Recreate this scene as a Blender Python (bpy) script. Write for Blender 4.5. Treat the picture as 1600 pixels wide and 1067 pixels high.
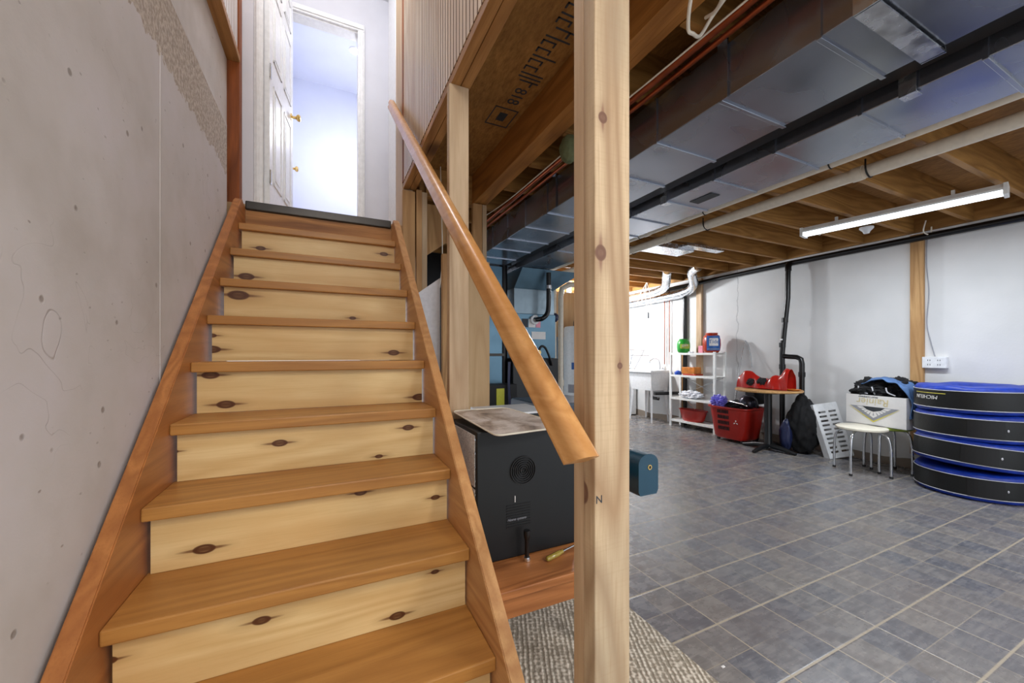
import bpy, bmesh, math, random
from mathutils import Vector, Matrix, noise
random.seed(7)
PI=math.pi
for o in list(bpy.data.objects): bpy.data.objects.remove(o)
SC=bpy.context.scene; COL=SC.collection

# ------------------------------------------------------------ camera, world, light, exposure
cd=bpy.data.cameras.new('camera'); cam=bpy.data.objects.new('camera',cd); COL.objects.link(cam)
cd.sensor_width=36; cd.lens=608/1600*36; cd.shift_y=19.5/1600; cd.clip_start=0.02
cam.location=(0,0,1.184); cam.rotation_euler=(PI/2,0,-math.atan2(288,608))
SC.camera=cam
SC.view_settings.view_transform='Standard'; SC.view_settings.look='None'
SC.view_settings.gamma=1; SC.view_settings.use_curve_mapping=False
SC.view_settings.exposure=0.88
W=bpy.data.worlds.new('world'); SC.world=W; W.use_nodes=True
W.node_tree.nodes['Background'].inputs[0].default_value=(0.86,0.92,1,1)
W.node_tree.nodes['Background'].inputs[1].default_value=0.9
def light(name,kind,loc,power,col=(1,1,1),size=.3,size_y=None,rot=(0,0,0),spread=None):
    l=bpy.data.lights.new(name,kind); l.energy=power; l.color=col
    if kind=='AREA':
        l.size=size
        if size_y: l.shape='RECTANGLE'; l.size_y=size_y
    elif kind=='POINT': l.shadow_soft_size=size
    o=bpy.data.objects.new(name,l); COL.objects.link(o); o.location=loc; o.rotation_euler=rot
    return o
# seen fluorescent strip, laundry-end bulbs, and unseen fill lamps added behind the camera
light('strip_or_fill_light','AREA',(4.21,1.575,2.29),20,(.86,.93,1),.1,1.15,(0,0,math.radians(10)))
light('strip_or_fill_light','AREA',(1.4,-1.2,2.3),30,(1,.95,.88),.15,1.2,(0,math.radians(0),0))  # unseen fill lamp added behind the camera
light('strip_or_fill_light','AREA',(3.3,-1.2,2.36),36,(.93,.96,1),.15,1.2,(0,0,0))  # unseen fill lamp added behind the camera, brightens the right wall
light('bulb_or_fill_light','POINT',(4.3,5.6,2.2),80,(.9,.95,1),.08)
light('bulb_or_fill_light','POINT',(3.73,5.6,2.0),26,(.95,.97,1),.08)
light('bulb_or_fill_light','POINT',(0.0,-.9,2.9),40,(1,.97,.93),.25)  # unseen fill lamp added above and behind the camera for the stairs
# landing and the room beyond the doorway
light('bulb_or_fill_light','POINT',(0.05,2.6,4.3),16,(.92,.94,1),.12)
light('room_light','POINT',(.47,4.7,3.6),13,(.95,.96,1),.1)

# ------------------------------------------------------------ mesh helpers
def BM(): return bmesh.new()
def box(bm,x0,x1,y0,y1,z0,z1,bev=0):
    r=bmesh.ops.create_cube(bm,size=1)
    vs=r['verts']
    for v in vs:
        v.co=Vector(((x0+x1)/2+v.co.x*(x1-x0),(y0+y1)/2+v.co.y*(y1-y0),(z0+z1)/2+v.co.z*(z1-z0)))
    if bev>0:
        es=list({e for v in vs for e in v.link_edges})
        bmesh.ops.bevel(bm,geom=es,offset=bev,segments=2,affect='EDGES',profile=.5)
    return bm
def prism(bm,pts,axis,a,b):
    """extrude a 2-D outline; axis 'x': pts=(y,z); 'y': pts=(x,z); 'z': pts=(x,y)"""
    def mk(p,q):
        return {'x':(q,p[0],p[1]),'y':(p[0],q,p[1]),'z':(p[0],p[1],q)}[axis]
    A=[bm.verts.new(mk(p,a)) for p in pts]; B=[bm.verts.new(mk(p,b)) for p in pts]
    n=len(pts); fs=[bm.faces.new(A),bm.faces.new(B[::-1])]
    for i in range(n):
        fs.append(bm.faces.new((A[i],B[i],B[(i+1)%n],A[(i+1)%n])))
    bmesh.ops.recalc_face_normals(bm,faces=fs)
    return bm
def smoothpath(pts,n=8):
    P=[Vector(p) for p in pts]
    if len(P)<3: return P
    out=[]
    for i in range(len(P)-1):
        p0=P[max(i-1,0)];p1=P[i];p2=P[i+1];p3=P[min(i+2,len(P)-1)]
        for k in range(n):
            t=k/n
            out.append(.5*((2*p1)+(-p0+p2)*t+(2*p0-5*p1+4*p2-p3)*t*t+(-p0+3*p1-3*p2+p3)*t**3))
    out.append(P[-1]); return out
def tube(bm,pts,r,seg=10,smooth=False,caps=True,profile=None,n=8):
    P=smoothpath(pts,n) if smooth else [Vector(p) for p in pts]
    rr=r if isinstance(r,(list,tuple)) else [r]*len(P)
    T=[]
    for i in range(len(P)):
        if i==0: t=P[1]-P[0]
        elif i==len(P)-1: t=P[-1]-P[-2]
        else:
            t=(P[i+1]-P[i]).normalized()+(P[i]-P[i-1]).normalized()
        T.append(t.normalized())
    up=Vector((0,0,1)) if abs(T[0].z)<.95 else Vector((1,0,0))
    N=(up-T[0]*up.dot(T[0])).normalized(); rings=[]
    for i,p in enumerate(P):
        N=(N-T[i]*N.dot(T[i])).normalized(); B=T[i].cross(N)
        if profile: ring=[bm.verts.new(p+B*a+N*b) for a,b in profile]
        else: ring=[bm.verts.new(p+(N*math.cos(2*PI*k/seg)+B*math.sin(2*PI*k/seg))*rr[i]) for k in range(seg)]
        rings.append(ring)
    m=len(rings[0]); fs=[]
    for a,b in zip(rings,rings[1:]):
        for k in range(m):
            fs.append(bm.faces.new((a[k],a[(k+1)%m],b[(k+1)%m],b[k])))
    if caps: fs+= [bm.faces.new(rings[0][::-1]),bm.faces.new(rings[-1])]
    bmesh.ops.recalc_face_normals(bm,faces=fs)
    return bm
def lathe(bm,prof,c=(0,0,0),seg=32,sx=1,sy=1,axis='z'):
    rings=[]
    def mk(a,b,z):
        if axis=='z': return (c[0]+a,c[1]+b,c[2]+z)
        if axis=='y': return (c[0]+a,c[1]+z,c[2]+b)
        return (c[0]+z,c[1]+a,c[2]+b)
    for r,z in prof:
        if r<1e-5: rings.append([bm.verts.new(mk(0,0,z))])
        else: rings.append([bm.verts.new(mk(r*sx*math.cos(2*PI*k/seg),r*sy*math.sin(2*PI*k/seg),z)) for k in range(seg)])
    fs=[]
    for a,b in zip(rings,rings[1:]):
        if len(a)==1 and len(b)==1: continue
        for k in range(seg):
            if len(a)==1: fs.append(bm.faces.new((a[0],b[k],b[(k+1)%seg])))
            elif len(b)==1: fs.append(bm.faces.new((a[k],a[(k+1)%seg],b[0])))
            else: fs.append(bm.faces.new((a[k],a[(k+1)%seg],b[(k+1)%seg],b[k])))
    bmesh.ops.recalc_face_normals(bm,faces=fs)
    return bm
def blob(bm,c,rad,amp=.15,fr=3,seed=0,sub=4,flat=None):
    r=bmesh.ops.create_icosphere(bm,subdivisions=sub,radius=1)
    for v in r['verts']:
        d=v.co.normalized(); n=noise.noise(d*fr+Vector((seed*3.7,seed*1.3,seed)))+.5*noise.noise(d*fr*2.7+Vector((seed,0,seed*2)))
        k=1+amp*n
        v.co=Vector((c[0]+d.x*rad[0]*k,c[1]+d.y*rad[1]*k,c[2]+d.z*rad[2]*k))
        if flat is not None and v.co.z<flat: v.co.z=flat
    return bm
def sheet(bm,fn,nu,nv,th=0.004):
    g=[[Vector(fn(i/nu,j/nv)) for j in range(nv+1)] for i in range(nu+1)]
    def nrm(i,j):
        a=g[min(i+1,nu)][j]-g[max(i-1,0)][j]; b=g[i][min(j+1,nv)]-g[i][max(j-1,0)]
        n=a.cross(b); return n.normalized() if n.length>1e-9 else Vector((0,0,1))
    A=[[bm.verts.new(g[i][j]) for j in range(nv+1)] for i in range(nu+1)]
    B=[[bm.verts.new(g[i][j]-nrm(i,j)*th) for j in range(nv+1)] for i in range(nu+1)]
    fs=[]
    for i in range(nu):
        for j in range(nv):
            fs.append(bm.faces.new((A[i][j],A[i+1][j],A[i+1][j+1],A[i][j+1])))
            fs.append(bm.faces.new((B[i][j+1],B[i+1][j+1],B[i+1][j],B[i][j])))
    for i in range(nu):
        fs.append(bm.faces.new((A[i][0],B[i][0],B[i+1][0],A[i+1][0]))); fs.append(bm.faces.new((A[i+1][nv],B[i+1][nv],B[i][nv],A[i][nv])))
    for j in range(nv):
        fs.append(bm.faces.new((A[0][j+1],B[0][j+1],B[0][j],A[0][j]))); fs.append(bm.faces.new((A[nu][j],B[nu][j],B[nu][j+1],A[nu][j+1])))
    bmesh.ops.recalc_face_normals(bm,faces=fs)
    return bm
def textbm(s,size,depth=.001,rot=None,align='CENTER',font_shear=0):
    c=bpy.data.curves.new('t','FONT'); c.body=s; c.size=size; c.extrude=depth; c.align_x=align; c.align_y='CENTER'; c.shear=font_shear
    o=bpy.data.objects.new('t',c); COL.objects.link(o)
    dg=bpy.context.evaluated_depsgraph_get(); me=bpy.data.meshes.new_from_object(o.evaluated_get(dg))
    bm=bmesh.new(); bm.from_mesh(me); bpy.data.objects.remove(o); bpy.data.meshes.remove(me)
    return bm
def xf(bm,M):
    bmesh.ops.transform(bm,matrix=M,verts=bm.verts); return bm
def frame(o,xa,ya):
    """matrix that takes local x,y to world directions xa,ya at origin o"""
    xa=Vector(xa).normalized(); ya=Vector(ya).normalized(); za=xa.cross(ya)
    return Matrix(((xa.x,ya.x,za.x,o[0]),(xa.y,ya.y,za.y,o[1]),(xa.z,ya.z,za.z,o[2]),(0,0,0,1)))
def wpos(o):
    v=Vector(o.location)
    while o.parent: o=o.parent; v=v+Vector(o.location)
    return v
def obj(name,bm,m,parent=None,smooth=False,label=None,cat=None,group=None,kind=None,world=True,ang=40):
    """link one mesh object; geometry is in world coordinates (world=True) or already in the parent's frame"""
    me=bpy.data.meshes.new(name)
    if parent is not None and world:
        bmesh.ops.translate(bm,verts=bm.verts,vec=-wpos(parent))
    bm.normal_update()
    bm.to_mesh(me); bm.free()
    me.materials.append(m)
    if smooth:
        for p in me.polygons: p.use_smooth=True
        try: me.set_sharp_from_angle(angle=math.radians(ang))
        except Exception: pass
    o=bpy.data.objects.new(name,me); COL.objects.link(o)
    if parent is not None: o.parent=parent
    if label: o['label']=label
    if cat: o['category']=cat
    if group: o['group']=group
    if kind: o['kind']=kind
    return o
def recenter(o):
    """put a top-level mesh's origin at its base"""
    me=o.data; xs=[v.co for v in me.vertices]
    c=Vector(((min(v.x for v in xs)+max(v.x for v in xs))/2,(min(v.y for v in xs)+max(v.y for v in xs))/2,min(v.z for v in xs)))
    for v in me.vertices: v.co-=c
    o.location=c
    return o
def thing(name,label,cat,loc=(0,0,0),rz=0,group=None):
    o=bpy.data.objects.new(name,None); o.empty_display_size=.1; COL.objects.link(o); o.location=loc; o.rotation_euler=(0,0,rz)
    o['label']=label; o['category']=cat
    if group: o['group']=group
    return o
def struct(name,bm,m,**k): return obj(name,bm,m,kind='structure',**k)

# ------------------------------------------------------------ materials
class NT:
    def __init__(s,name):
        s.m=bpy.data.materials.new(name); s.m.use_nodes=True; s.t=s.m.node_tree; s.n=s.t.nodes; s.b=s.n['Principled BSDF']
        s.tc=s.n.new('ShaderNodeTexCoord')
    def new(s,t,**k):
        n=s.n.new(t)
        for a,b in k.items(): setattr(n,a,b)
        return n
    def l(s,a,b): s.t.links.new(a,b)
    def obj(s,scale=(1,1,1),loc=(0,0,0),rot=(0,0,0),gen=False):
        mp=s.new('ShaderNodeMapping'); s.l(s.tc.outputs['Object'],mp.inputs[0])
        mp.inputs['Scale'].default_value=scale; mp.inputs['Location'].default_value=loc; mp.inputs['Rotation'].default_value=rot
        return mp.outputs[0]
    def wpos(s):
        g=s.new('ShaderNodeNewGeometry'); return g.outputs['Position']
    def wmap(s,scale=(1,1,1),rot=(0,0,0)):
        mp=s.new('ShaderNodeMapping'); s.l(s.wpos(),mp.inputs[0]); mp.inputs['Scale'].default_value=scale; mp.inputs['Rotation'].default_value=rot; return mp.outputs[0]
    def noise(s,vec,scale,detail=3,rough=.5,dist=0):
        n=s.new('ShaderNodeTexNoise'); s.l(vec,n.inputs['Vector']); n.inputs['Scale'].default_value=scale; n.inputs['Detail'].default_value=detail
        n.inputs['Roughness'].default_value=rough; n.inputs['Distortion'].default_value=dist; return n.outputs['Fac']
    def ramp(s,fac,stops):
        r=s.new('ShaderNodeValToRGB'); s.l(fac,r.inputs[0]); e=r.color_ramp.elements
        while len(e)<len(stops): e.new(.5)
        for q,(p,c) in zip(e,stops):
            q.position=p; q.color=(c,c,c,1) if isinstance(c,(int,float)) else (*c,1)
        return r.outputs[0]
    def math(s,op,a,b=0,c=None,clamp=False):
        n=s.new('ShaderNodeMath',operation=op,use_clamp=clamp)
        for i,v in enumerate((a,b,c)):
            if v is None: continue
            if isinstance(v,(int,float)): n.inputs[i].default_value=v
            else: s.l(v,n.inputs[i])
        return n.outputs[0]
    def mix(s,f,a,b,mode='MIX'):
        n=s.new('ShaderNodeMix',data_type='RGBA',blend_type=mode)
        for i,v in ((0,f),(6,a),(7,b)):
            if isinstance(v,(int,float)): n.inputs[i].default_value=v if i==0 else (v,v,v,1)
            elif isinstance(v,tuple): n.inputs[i].default_value=(*v,1)
            else: s.l(v,n.inputs[i])
        return n.outputs[2]
    def bump(s,h,strength=.3,dist=.005):
        n=s.new('ShaderNodeBump'); s.l(h,n.inputs['Height']); n.inputs['Strength'].default_value=strength; n.inputs['Distance'].default_value=dist
        s.l(n.outputs[0],s.b.inputs['Normal'])
    def col(s,c):
        if isinstance(c,tuple): s.b.inputs['Base Color'].default_value=(*c,1)
        else: s.l(c,s.b.inputs['Base Color'])
    def set(s,**k):
        for a,v in k.items(): s.b.inputs[{'rough':'Roughness','metal':'Metallic','spec':'Specular IOR Level','trans':'Transmission Weight','coat':'Coat Weight','alpha':'Alpha'}[a]].default_value=v
def srgb(r,g,b):
    f=lambda c:(c/255/12.92) if c/255<=.04045 else ((c/255+.055)/1.055)**2.4
    return (f(r),f(g),f(b))
def plain(name,rgb,rough=.5,metal=0,var=.06,scale=30,bump=0,spec=.5):
    t=NT(name); c=srgb(*rgb); n=t.noise(t.obj(),scale,3)
    r=t.ramp(n,[(.3,tuple(x*(1-var) for x in c)),(.7,tuple(min(1,x*(1+var)) for x in c))])
    t.col(r); t.set(rough=rough,metal=metal,spec=spec)
    if bump: t.bump(n,bump,.003)
    return t.m
def wood(name,light_c,dark_c,axis='x',ring=9,rough=.45,groove_shade=None,knots=(),knotcol=(70,38,14),ktail=2.6,auto=0.0,grain=.35,sc=1.0,patch=None,saw=0):
    t=NT(name); L=srgb(*light_c); D=srgb(*dark_c)
    k={'x':(.09,1,1),'y':(1,.09,1),'z':(1,1,.09)}[axis]
    if patch is None: patch=tuple((a*.5+b*.5) for a,b in zip(L,D))
    else: patch=srgb(*patch)
    wv=t.wmap(tuple(q*sc for q in k))
    n1=t.noise(wv,5.5,2,.5,.35)
    rings=t.math('FRACT',t.math('MULTIPLY',n1,ring))
    rings=t.math('ABSOLUTE',t.math('SUBTRACT',t.math('MULTIPLY',rings,2),1))
    fine=t.noise(t.wmap(tuple((q if q<.5 else 1)*(.5 if q<.5 else 1) for q in k)),170,2,.6)
    big=t.noise(t.wmap(tuple((.35 if q<.5 else 1) for q in k)),4.5,3,.55)
    c=t.mix(t.ramp(rings,[(.15,0),(.95,grain*1.6)]),L,D)
    c=t.mix(t.ramp(big,[(.42,0),(.72,.75)]),c,patch)
    c=t.mix(t.ramp(fine,[(.45,0),(.8,grain)]),c,D)
    if saw:
        sw=t.noise(t.wmap({'z':(.5,.5,60),'x':(60,.5,.5),'y':(.5,60,.5)}[axis]),3,2)
        c=t.mix(t.ramp(sw,[(.5,0),(.75,saw)]),c,D)
    K=srgb(*knotcol)
    pos=t.wpos()
    for kk in knots:
        (x,y,z,r)=kk[:4]; asp=kk[4] if len(kk)>4 else 1.6
        sub=t.new('ShaderNodeVectorMath',operation='SUBTRACT'); t.l(pos,sub.inputs[0]); sub.inputs[1].default_value=(x,y,z)
        def dist(a,cx):
            s=[1/(r*cx)]*3; i='xyz'.index(axis); s[i]=1/(r*a)
            mu=t.new('ShaderNodeVectorMath',operation='MULTIPLY'); t.l(sub.outputs[0],mu.inputs[0])
            mu.inputs[1].default_value=s
            le=t.new('ShaderNodeVectorMath',operation='LENGTH'); t.l(mu.outputs[0],le.inputs[0]); return le.outputs['Value']
        wob=t.math('MULTIPLY',t.math('SUBTRACT',n1,.5),.8)
        d1=t.math('ADD',dist(asp,1),wob); d2=t.math('ADD',dist(asp*ktail,.42),wob); d3=dist(asp*3.6,2.0)
        c=t.mix(t.ramp(d3,[(.2,.5),(1,0)]),c,tuple(a*.6+b*.4 for a,b in zip(D,K)))
        c=t.mix(t.ramp(d2,[(.55,.8),(1,0)]),c,tuple(q*1.5 for q in K))
        c=t.mix(t.ramp(d1,[(.35,.75),(.6,1),(.85,.95),(1,0)]),c,K)
    if auto:
        vo=t.new('ShaderNodeTexVoronoi'); t.l(t.wmap({'x':(.6,1,1),'y':(1,.6,1),'z':(1,1,.6)}[axis]),vo.inputs['Vector']); vo.inputs['Scale'].default_value=auto
        c=t.mix(t.ramp(vo.outputs['Distance'],[(.03,.95),(.075,.7),(.13,0)]),c,K)
    if groove_shade:
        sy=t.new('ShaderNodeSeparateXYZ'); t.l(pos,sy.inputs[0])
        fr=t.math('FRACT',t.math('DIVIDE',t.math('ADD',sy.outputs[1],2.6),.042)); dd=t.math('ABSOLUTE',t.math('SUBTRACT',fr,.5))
        c=t.mix(t.ramp(dd,[(.35,0),(.385,.9)]),c,srgb(*groove_shade))  # groove shade painted in as dark lines along the bead joints
    t.col(c); t.set(rough=rough,spec=.35); t.bump(fine,.12,.002)
    return t.m
M={}
M['tread']=wood('tread_pine',(184,132,68),(138,88,40),'x',9,.4,grain=.32,auto=1.7,patch=(170,116,56))
M['landing_riser']=wood('dark_riser_pine',(186,130,70),(128,80,36),'x',14,.5,grain=.6,auto=2)
M['stringer_l']=wood('left_stringer_fir',(180,118,64),(138,82,40),'y',8,.42,grain=.4,auto=1.6,patch=(158,96,48))
M['stringer_r']=wood('right_stringer_pine',(200,152,100),(162,108,62),'y',10,.42,grain=.35,auto=1.4,patch=(188,134,82))
M['rail']=wood('oak_handrail',(208,156,98),(172,114,62),'y',9,.26,grain=.28,sc=1.3,patch=(196,138,80))
M['stud']=wood('pale_stud',(204,178,146),(164,132,98),'z',9,.6,grain=.38,auto=1.7,patch=(178,156,126),knotcol=(120,78,44))
M['stud_far']=wood('old_stud',(198,158,108),(146,102,60),'z',9,.6,grain=.4,auto=1.5)
M['stud_dark']=wood('orange_stud',(150,80,28),(96,44,12),'z',9,.55,grain=.5,auto=1.6)
M['post']=wood('rough_sawn_post',(204,180,146),(160,130,98),'z',10,.62,
   knots=[(.578,.623,1.915,.017,1.0),(.495,.623,1.655,.013,1.1),(.49,.623,1.385,.017,1.2),(.5385,.623,1.16,.008,1),(.48,.66,.9,.018,1.5)],
   knotcol=(112,80,64),grain=.55,patch=(160,146,124),saw=.2)
M['plate']=wood('plate_pine',(188,140,84),(134,90,46),'y',10,.55,grain=.5,auto=1.8)
M['beam']=wood('beam_fir',(184,128,64),(124,76,30),'y',7,.55,grain=.4,auto=1.2,patch=(168,114,56))
M['joist']=wood('joist_spruce',(176,130,70),(124,84,38),'x',10,.6,grain=.5,auto=1.4)
M['joist_end']=wood('rim_spruce',(176,130,72),(124,84,38),'y',10,.6,grain=.5,auto=1.4)
M['panel']=wood('beadboard_pine',(222,204,176),(176,140,98),'z',8,.35,grain=.35,patch=(210,182,146),groove_shade=(92,62,40))
M['panel_l']=wood('beadboard_pale',(228,224,222),(186,174,164),'z',8,.25,grain=.25,groove_shade=(130,112,98))
M['bench']=wood('bench_pine',(184,120,70),(130,76,38),'x',10,.35,grain=.4)
M['plywood']=wood('plywood_board',(206,174,132),(176,138,92),'z',6,.6,grain=.25)
M['tabletop']=wood('oak_tabletop',(206,164,110),(160,112,62),'x',12,.4,grain=.4)
RK={8:[(-0.35,1.795,.014),(0.332,1.836,.013)],7:[(-0.386,1.591,.02),(0.39,1.701,.01)],6:[(-0.385,1.464,.025),(0.12,1.375,.010),(0.38,1.508,.006)],
5:[(-0.442,1.262,.009),(-0.442,1.203,.016),(0.3,1.19,.014)],4:[(-0.4,1.104,.015),(-0.352,.991,.015),(.384,.985,.017)],
3:[(-.454,.868,.008),(-.154,.867,.012),(.295,.886,.012),(.182,.782,.009)],2:[(-.322,.621,.013),(.353,.664,.008),(.1,.72,.01)],
1:[(-.154,.496,.013),(-.45,.49,.010),(.299,.513,.009),(.186,.41,.011)],0:[(0,.3,.012)],-1:[(.1,.1,.012)],-2:[(.1,.05,.01)]}
def riser_mat(i,y):
    return wood('riser_pine',(228,200,144),(196,154,92),'x',7,.42,knots=[(a,y,b,r,2.0) for a,b,r in RK.get(i,[])],knotcol=(84,46,20),grain=.3,ktail=2.4,patch=(210,168,108))
# concrete foundation (left)
def mk_concrete():
    t=NT('painted_concrete'); p=t.wpos()
    n=t.noise(p,2.2,4,.6); f=t.noise(p,60,4,.6); vo=t.new('ShaderNodeTexVoronoi'); t.l(p,vo.inputs['Vector']); vo.inputs['Scale'].default_value=9
    m2=t.noise(p,14,3,.6,1.2)
    c=t.ramp(n,[(.3,srgb(184,178,172)),(.5,srgb(198,193,190)),(.75,srgb(206,201,204))])
    v2=t.new('ShaderNodeTexVoronoi'); t.l(t.wmap((1,.7,1.2),(.5,0,0)),v2.inputs['Vector']); v2.inputs['Scale'].default_value=26
    pit=t.math('MAXIMUM',t.ramp(vo.outputs['Distance'],[(.05,1),(.085,0)]),t.math('MULTIPLY',t.ramp(v2.outputs['Distance'],[(.05,.8),(.12,0)]),t.ramp(m2,[(.5,0),(.58,1)]))); c=t.mix(t.math('MULTIPLY',pit,.7),c,srgb(128,118,110))
    scr=t.math('MULTIPLY',t.ramp(t.noise(t.wmap((1,1,1),(.3,.2,0)),3.1,2,.5,2.0),[(.497,0),(.5,1),(.503,0)]),t.ramp(t.noise(p,2.0,1),[(.52,0),(.6,1)])); c=t.mix(t.math('MULTIPLY',scr,.45),c,srgb(150,140,134))
    # rough tan parging band between 2.2 m and 2.44 m
    sx=t.new('ShaderNodeSeparateXYZ'); t.l(p,sx.inputs[0])
    zz=t.math('ADD',sx.outputs[2],t.math('MULTIPLY',t.math('SUBTRACT',m2,.5),.12))
    b=t.math('MULTIPLY',t.math('GREATER_THAN',zz,2.17),t.math('LESS_THAN',sx.outputs[2],2.43))
    tan=t.ramp(f,[(.42,srgb(150,134,116)),(.6,srgb(196,184,168))])
    c=t.mix(t.math('MULTIPLY',b,.8),c,tan)
    t.col(c); t.set(rough=.8,spec=.25)
    h=t.math('ADD',t.math('MULTIPLY',f,.35),t.math('SUBTRACT',n,t.math('MULTIPLY',pit,1.2)))
    h=t.math('ADD',h,t.math('MULTIPLY',t.math('MULTIPLY',b,f),1.5)); h=t.math('SUBTRACT',h,scr)
    t.bump(h,.35,.004); return t.m
M['concrete']=mk_concrete()
def mk_wallpaint():
    t=NT('white_foundation_paint'); p=t.wpos(); n=t.noise(p,1.5,3); f=t.noise(p,45,3)
    sx=t.new('ShaderNodeSeparateXYZ'); t.l(p,sx.inputs[0])
    c=t.ramp(n,[(.3,srgb(206,207,207)),(.7,srgb(222,222,222))])
    low=t.math('LESS_THAN',t.math('ADD',sx.outputs[2],t.math('MULTIPLY',n,.12)),.16)
    c=t.mix(t.math('MULTIPLY',low,.85),c,srgb(122,104,84))
    # hairline crack
    cy=t.math('ABSOLUTE',t.math('SUBTRACT',sx.outputs[1],t.math('ADD',3.70,t.math('MULTIPLY',t.noise(p,5,4),.12))))
    cr=t.math('LESS_THAN',cy,.007); c=t.mix(t.math('MULTIPLY',cr,.45),c,srgb(140,140,144))
    t.col(c); t.set(rough=.7,spec=.3); t.bump(t.math('ADD',f,n),.2,.004); return t.m
M['wallpaint']=mk_wallpaint()
def mk_tile():
    t=NT('slate_vinyl_tile'); p=t.wpos(); sx=t.new('ShaderNodeSeparateXYZ'); t.l(p,sx.inputs[0])
    X=t.math('DIVIDE',t.math('SUBTRACT',sx.outputs[0],1.848-3.05),.305); Y=t.math('DIVIDE',t.math('SUBTRACT',sx.outputs[1],.8515-6.1),.305)
    def line(v,w,mul=1):
        f=t.math('FRACT',t.math('ADD',t.math('MULTIPLY',v,mul),.5)); d=t.math('ABSOLUTE',t.math('SUBTRACT',f,.5))
        return t.ramp(d,[(w*mul*.7,1),(w*mul*1.2,0)])
    fx=t.math('FLOOR',t.math('MULTIPLY',X,2)); fy=t.math('FLOOR',t.math('MULTIPLY',Y,2))
    cv=t.new('ShaderNodeCombineXYZ'); t.l(fx,cv.inputs[0]); t.l(fy,cv.inputs[1])
    wn=t.new('ShaderNodeTexWhiteNoise'); t.l(cv.outputs[0],wn.inputs[0])
    st=t.noise(t.wmap((4,26,5),(0,0,.35)),2.4,4,.6,.4); mo=t.noise(p,13,4,.6); bigv=t.noise(p,1.3,2)
    c=t.ramp(t.math('ADD',t.math('MULTIPLY',st,.6),t.math('MULTIPLY',mo,.4)),[(.32,srgb(66,69,76)),(.5,srgb(112,112,116)),(.68,srgb(158,154,150))])
    tint=t.mix(wn.outputs['Value'],srgb(96,101,114),srgb(150,142,132))
    c=t.mix(.42,c,tint)
    c=t.mix(t.ramp(bigv,[(.4,0),(.7,.35)]),c,srgb(120,108,104))
    G=srgb(178,166,146)
    thin=t.math('MAXIMUM',line(Y,.006,2),line(X,.005,2))
    keep=t.ramp(t.noise(p,2.3,1),[(.38,.25),(.46,1)])
    c=t.mix(t.math('MULTIPLY',t.math('MULTIPLY',thin,keep),.6),c,G)
    c=t.mix(t.math('MULTIPLY',line(X,.010),.85),c,G)
    c=t.mix(t.math('MULTIPLY',line(Y,.015),.9),c,G)
    t.col(c); t.set(spec=.5); t.l(t.ramp(mo,[(.3,.2),(.7,.34)]),t.b.inputs['Roughness'])
    g=t.math('MAXIMUM',line(X,.012),line(Y,.02)); t.bump(t.math('SUBTRACT',t.math('MULTIPLY',mo,.25),g),.25,.002)
    return t.m
M['tile']=mk_tile()
def mk_osb():
    t=NT('osb_subfloor'); vo=t.new('ShaderNodeTexVoronoi'); t.l(t.wmap((1,.45,1),(0,0,.4)),vo.inputs['Vector']); vo.inputs['Scale'].default_value=38
    n=t.noise(t.wpos(),3,3); f=t.noise(t.wmap((1,.3,1),(0,0,.8)),60,4,.7)
    c=t.mix(.5,t.mix(vo.outputs['Color'],srgb(184,134,66),srgb(140,96,42)),t.ramp(f,[(.35,srgb(110,72,28)),(.7,srgb(194,142,76))]))
    c=t.mix(t.ramp(n,[(.4,0),(.8,.6)]),c,srgb(116,80,36)); t.col(c); t.set(rough=.75); t.bump(f,.3,.003); return t.m
M['osb']=mk_osb()
def mk_galv(name,base,rough=.28,scale=7):
    t=NT(name); p=t.wpos(); vo=t.new('ShaderNodeTexVoronoi'); t.l(p,vo.inputs['Vector']); vo.inputs['Scale'].default_value=70
    n=t.noise(p,scale,2,.5); c=t.ramp(n,[(.3,tuple(x*.78 for x in srgb(*base))),(.7,srgb(*base))])
    t.col(c); t.set(metal=.92); t.l(t.ramp(n,[(.3,rough-.08),(.7,rough+.12)]),t.b.inputs['Roughness']); return t.m
M['galv']=mk_galv('galvanized_steel',(172,178,190),.24,2.5)
M['foil']=mk_galv('bright_foil_duct',(226,230,236),.22,20)
M['furnace_steel']=mk_galv('furnace_plenum_steel',(140,156,166),.4,12)
M['steel']=plain('painted_steel_dark',(14,12,14),.4,.3)
M['pvc']=plain('white_pvc',(226,216,198),.35)
M['abs']=plain('black_abs_pipe',(8,8,10),.3)
M['copper']=plain('copper_pipe',(168,88,56),.32,.85,.2,12)
M['cable']=plain('white_cable_sheath',(228,222,208),.5)
M['white']=plain('white_paint',(232,232,232),.35)
M['wall_up']=plain('landing_wall_paint',(214,214,220),.6,var=.03,scale=5)
M['wall_room']=plain('pale_blue_wall_paint',(212,216,232),.6,var=.03,scale=3)
M['whiteplastic']=plain('white_plastic',(228,230,232),.35)
M['whitemetal']=plain('white_enamel_metal',(236,238,236),.3)
M['darkedge']=plain('dark_metal_nosing',(58,54,50),.35,.5)
M['brass']=plain('brass',(226,192,120),.25,.9)
M['chrome']=plain('chrome',(214,218,222),.18,.95)
M['black']=plain('black_plastic',(14,15,17),.38)
M['blackcloth']=plain('black_fabric',(13,13,16),.85,bump=.3,scale=60)
M['machine']=plain('black_machine_panel',(4,9,13),.5,.0,.3,200)
M['grille']=plain('silver_back_panel',(226,222,216),.4,.25,.3,150)
M['darkslot']=plain('dark_slot',(6,6,8),.6)
M['navy']=plain('navy_plastic',(28,36,72),.4)
M['sharp']=plain('petrol_blue_plastic',(22,62,82),.36)
M['sharp2']=plain('dark_metallic_shell',(58,56,66),.22,.6)
M['red']=plain('red_plastic',(172,34,24),.35)
M['redclear']=plain('red_translucent_plastic',(168,30,22),.25)
M['green']=plain('green_plastic',(40,156,52),.3)
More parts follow.
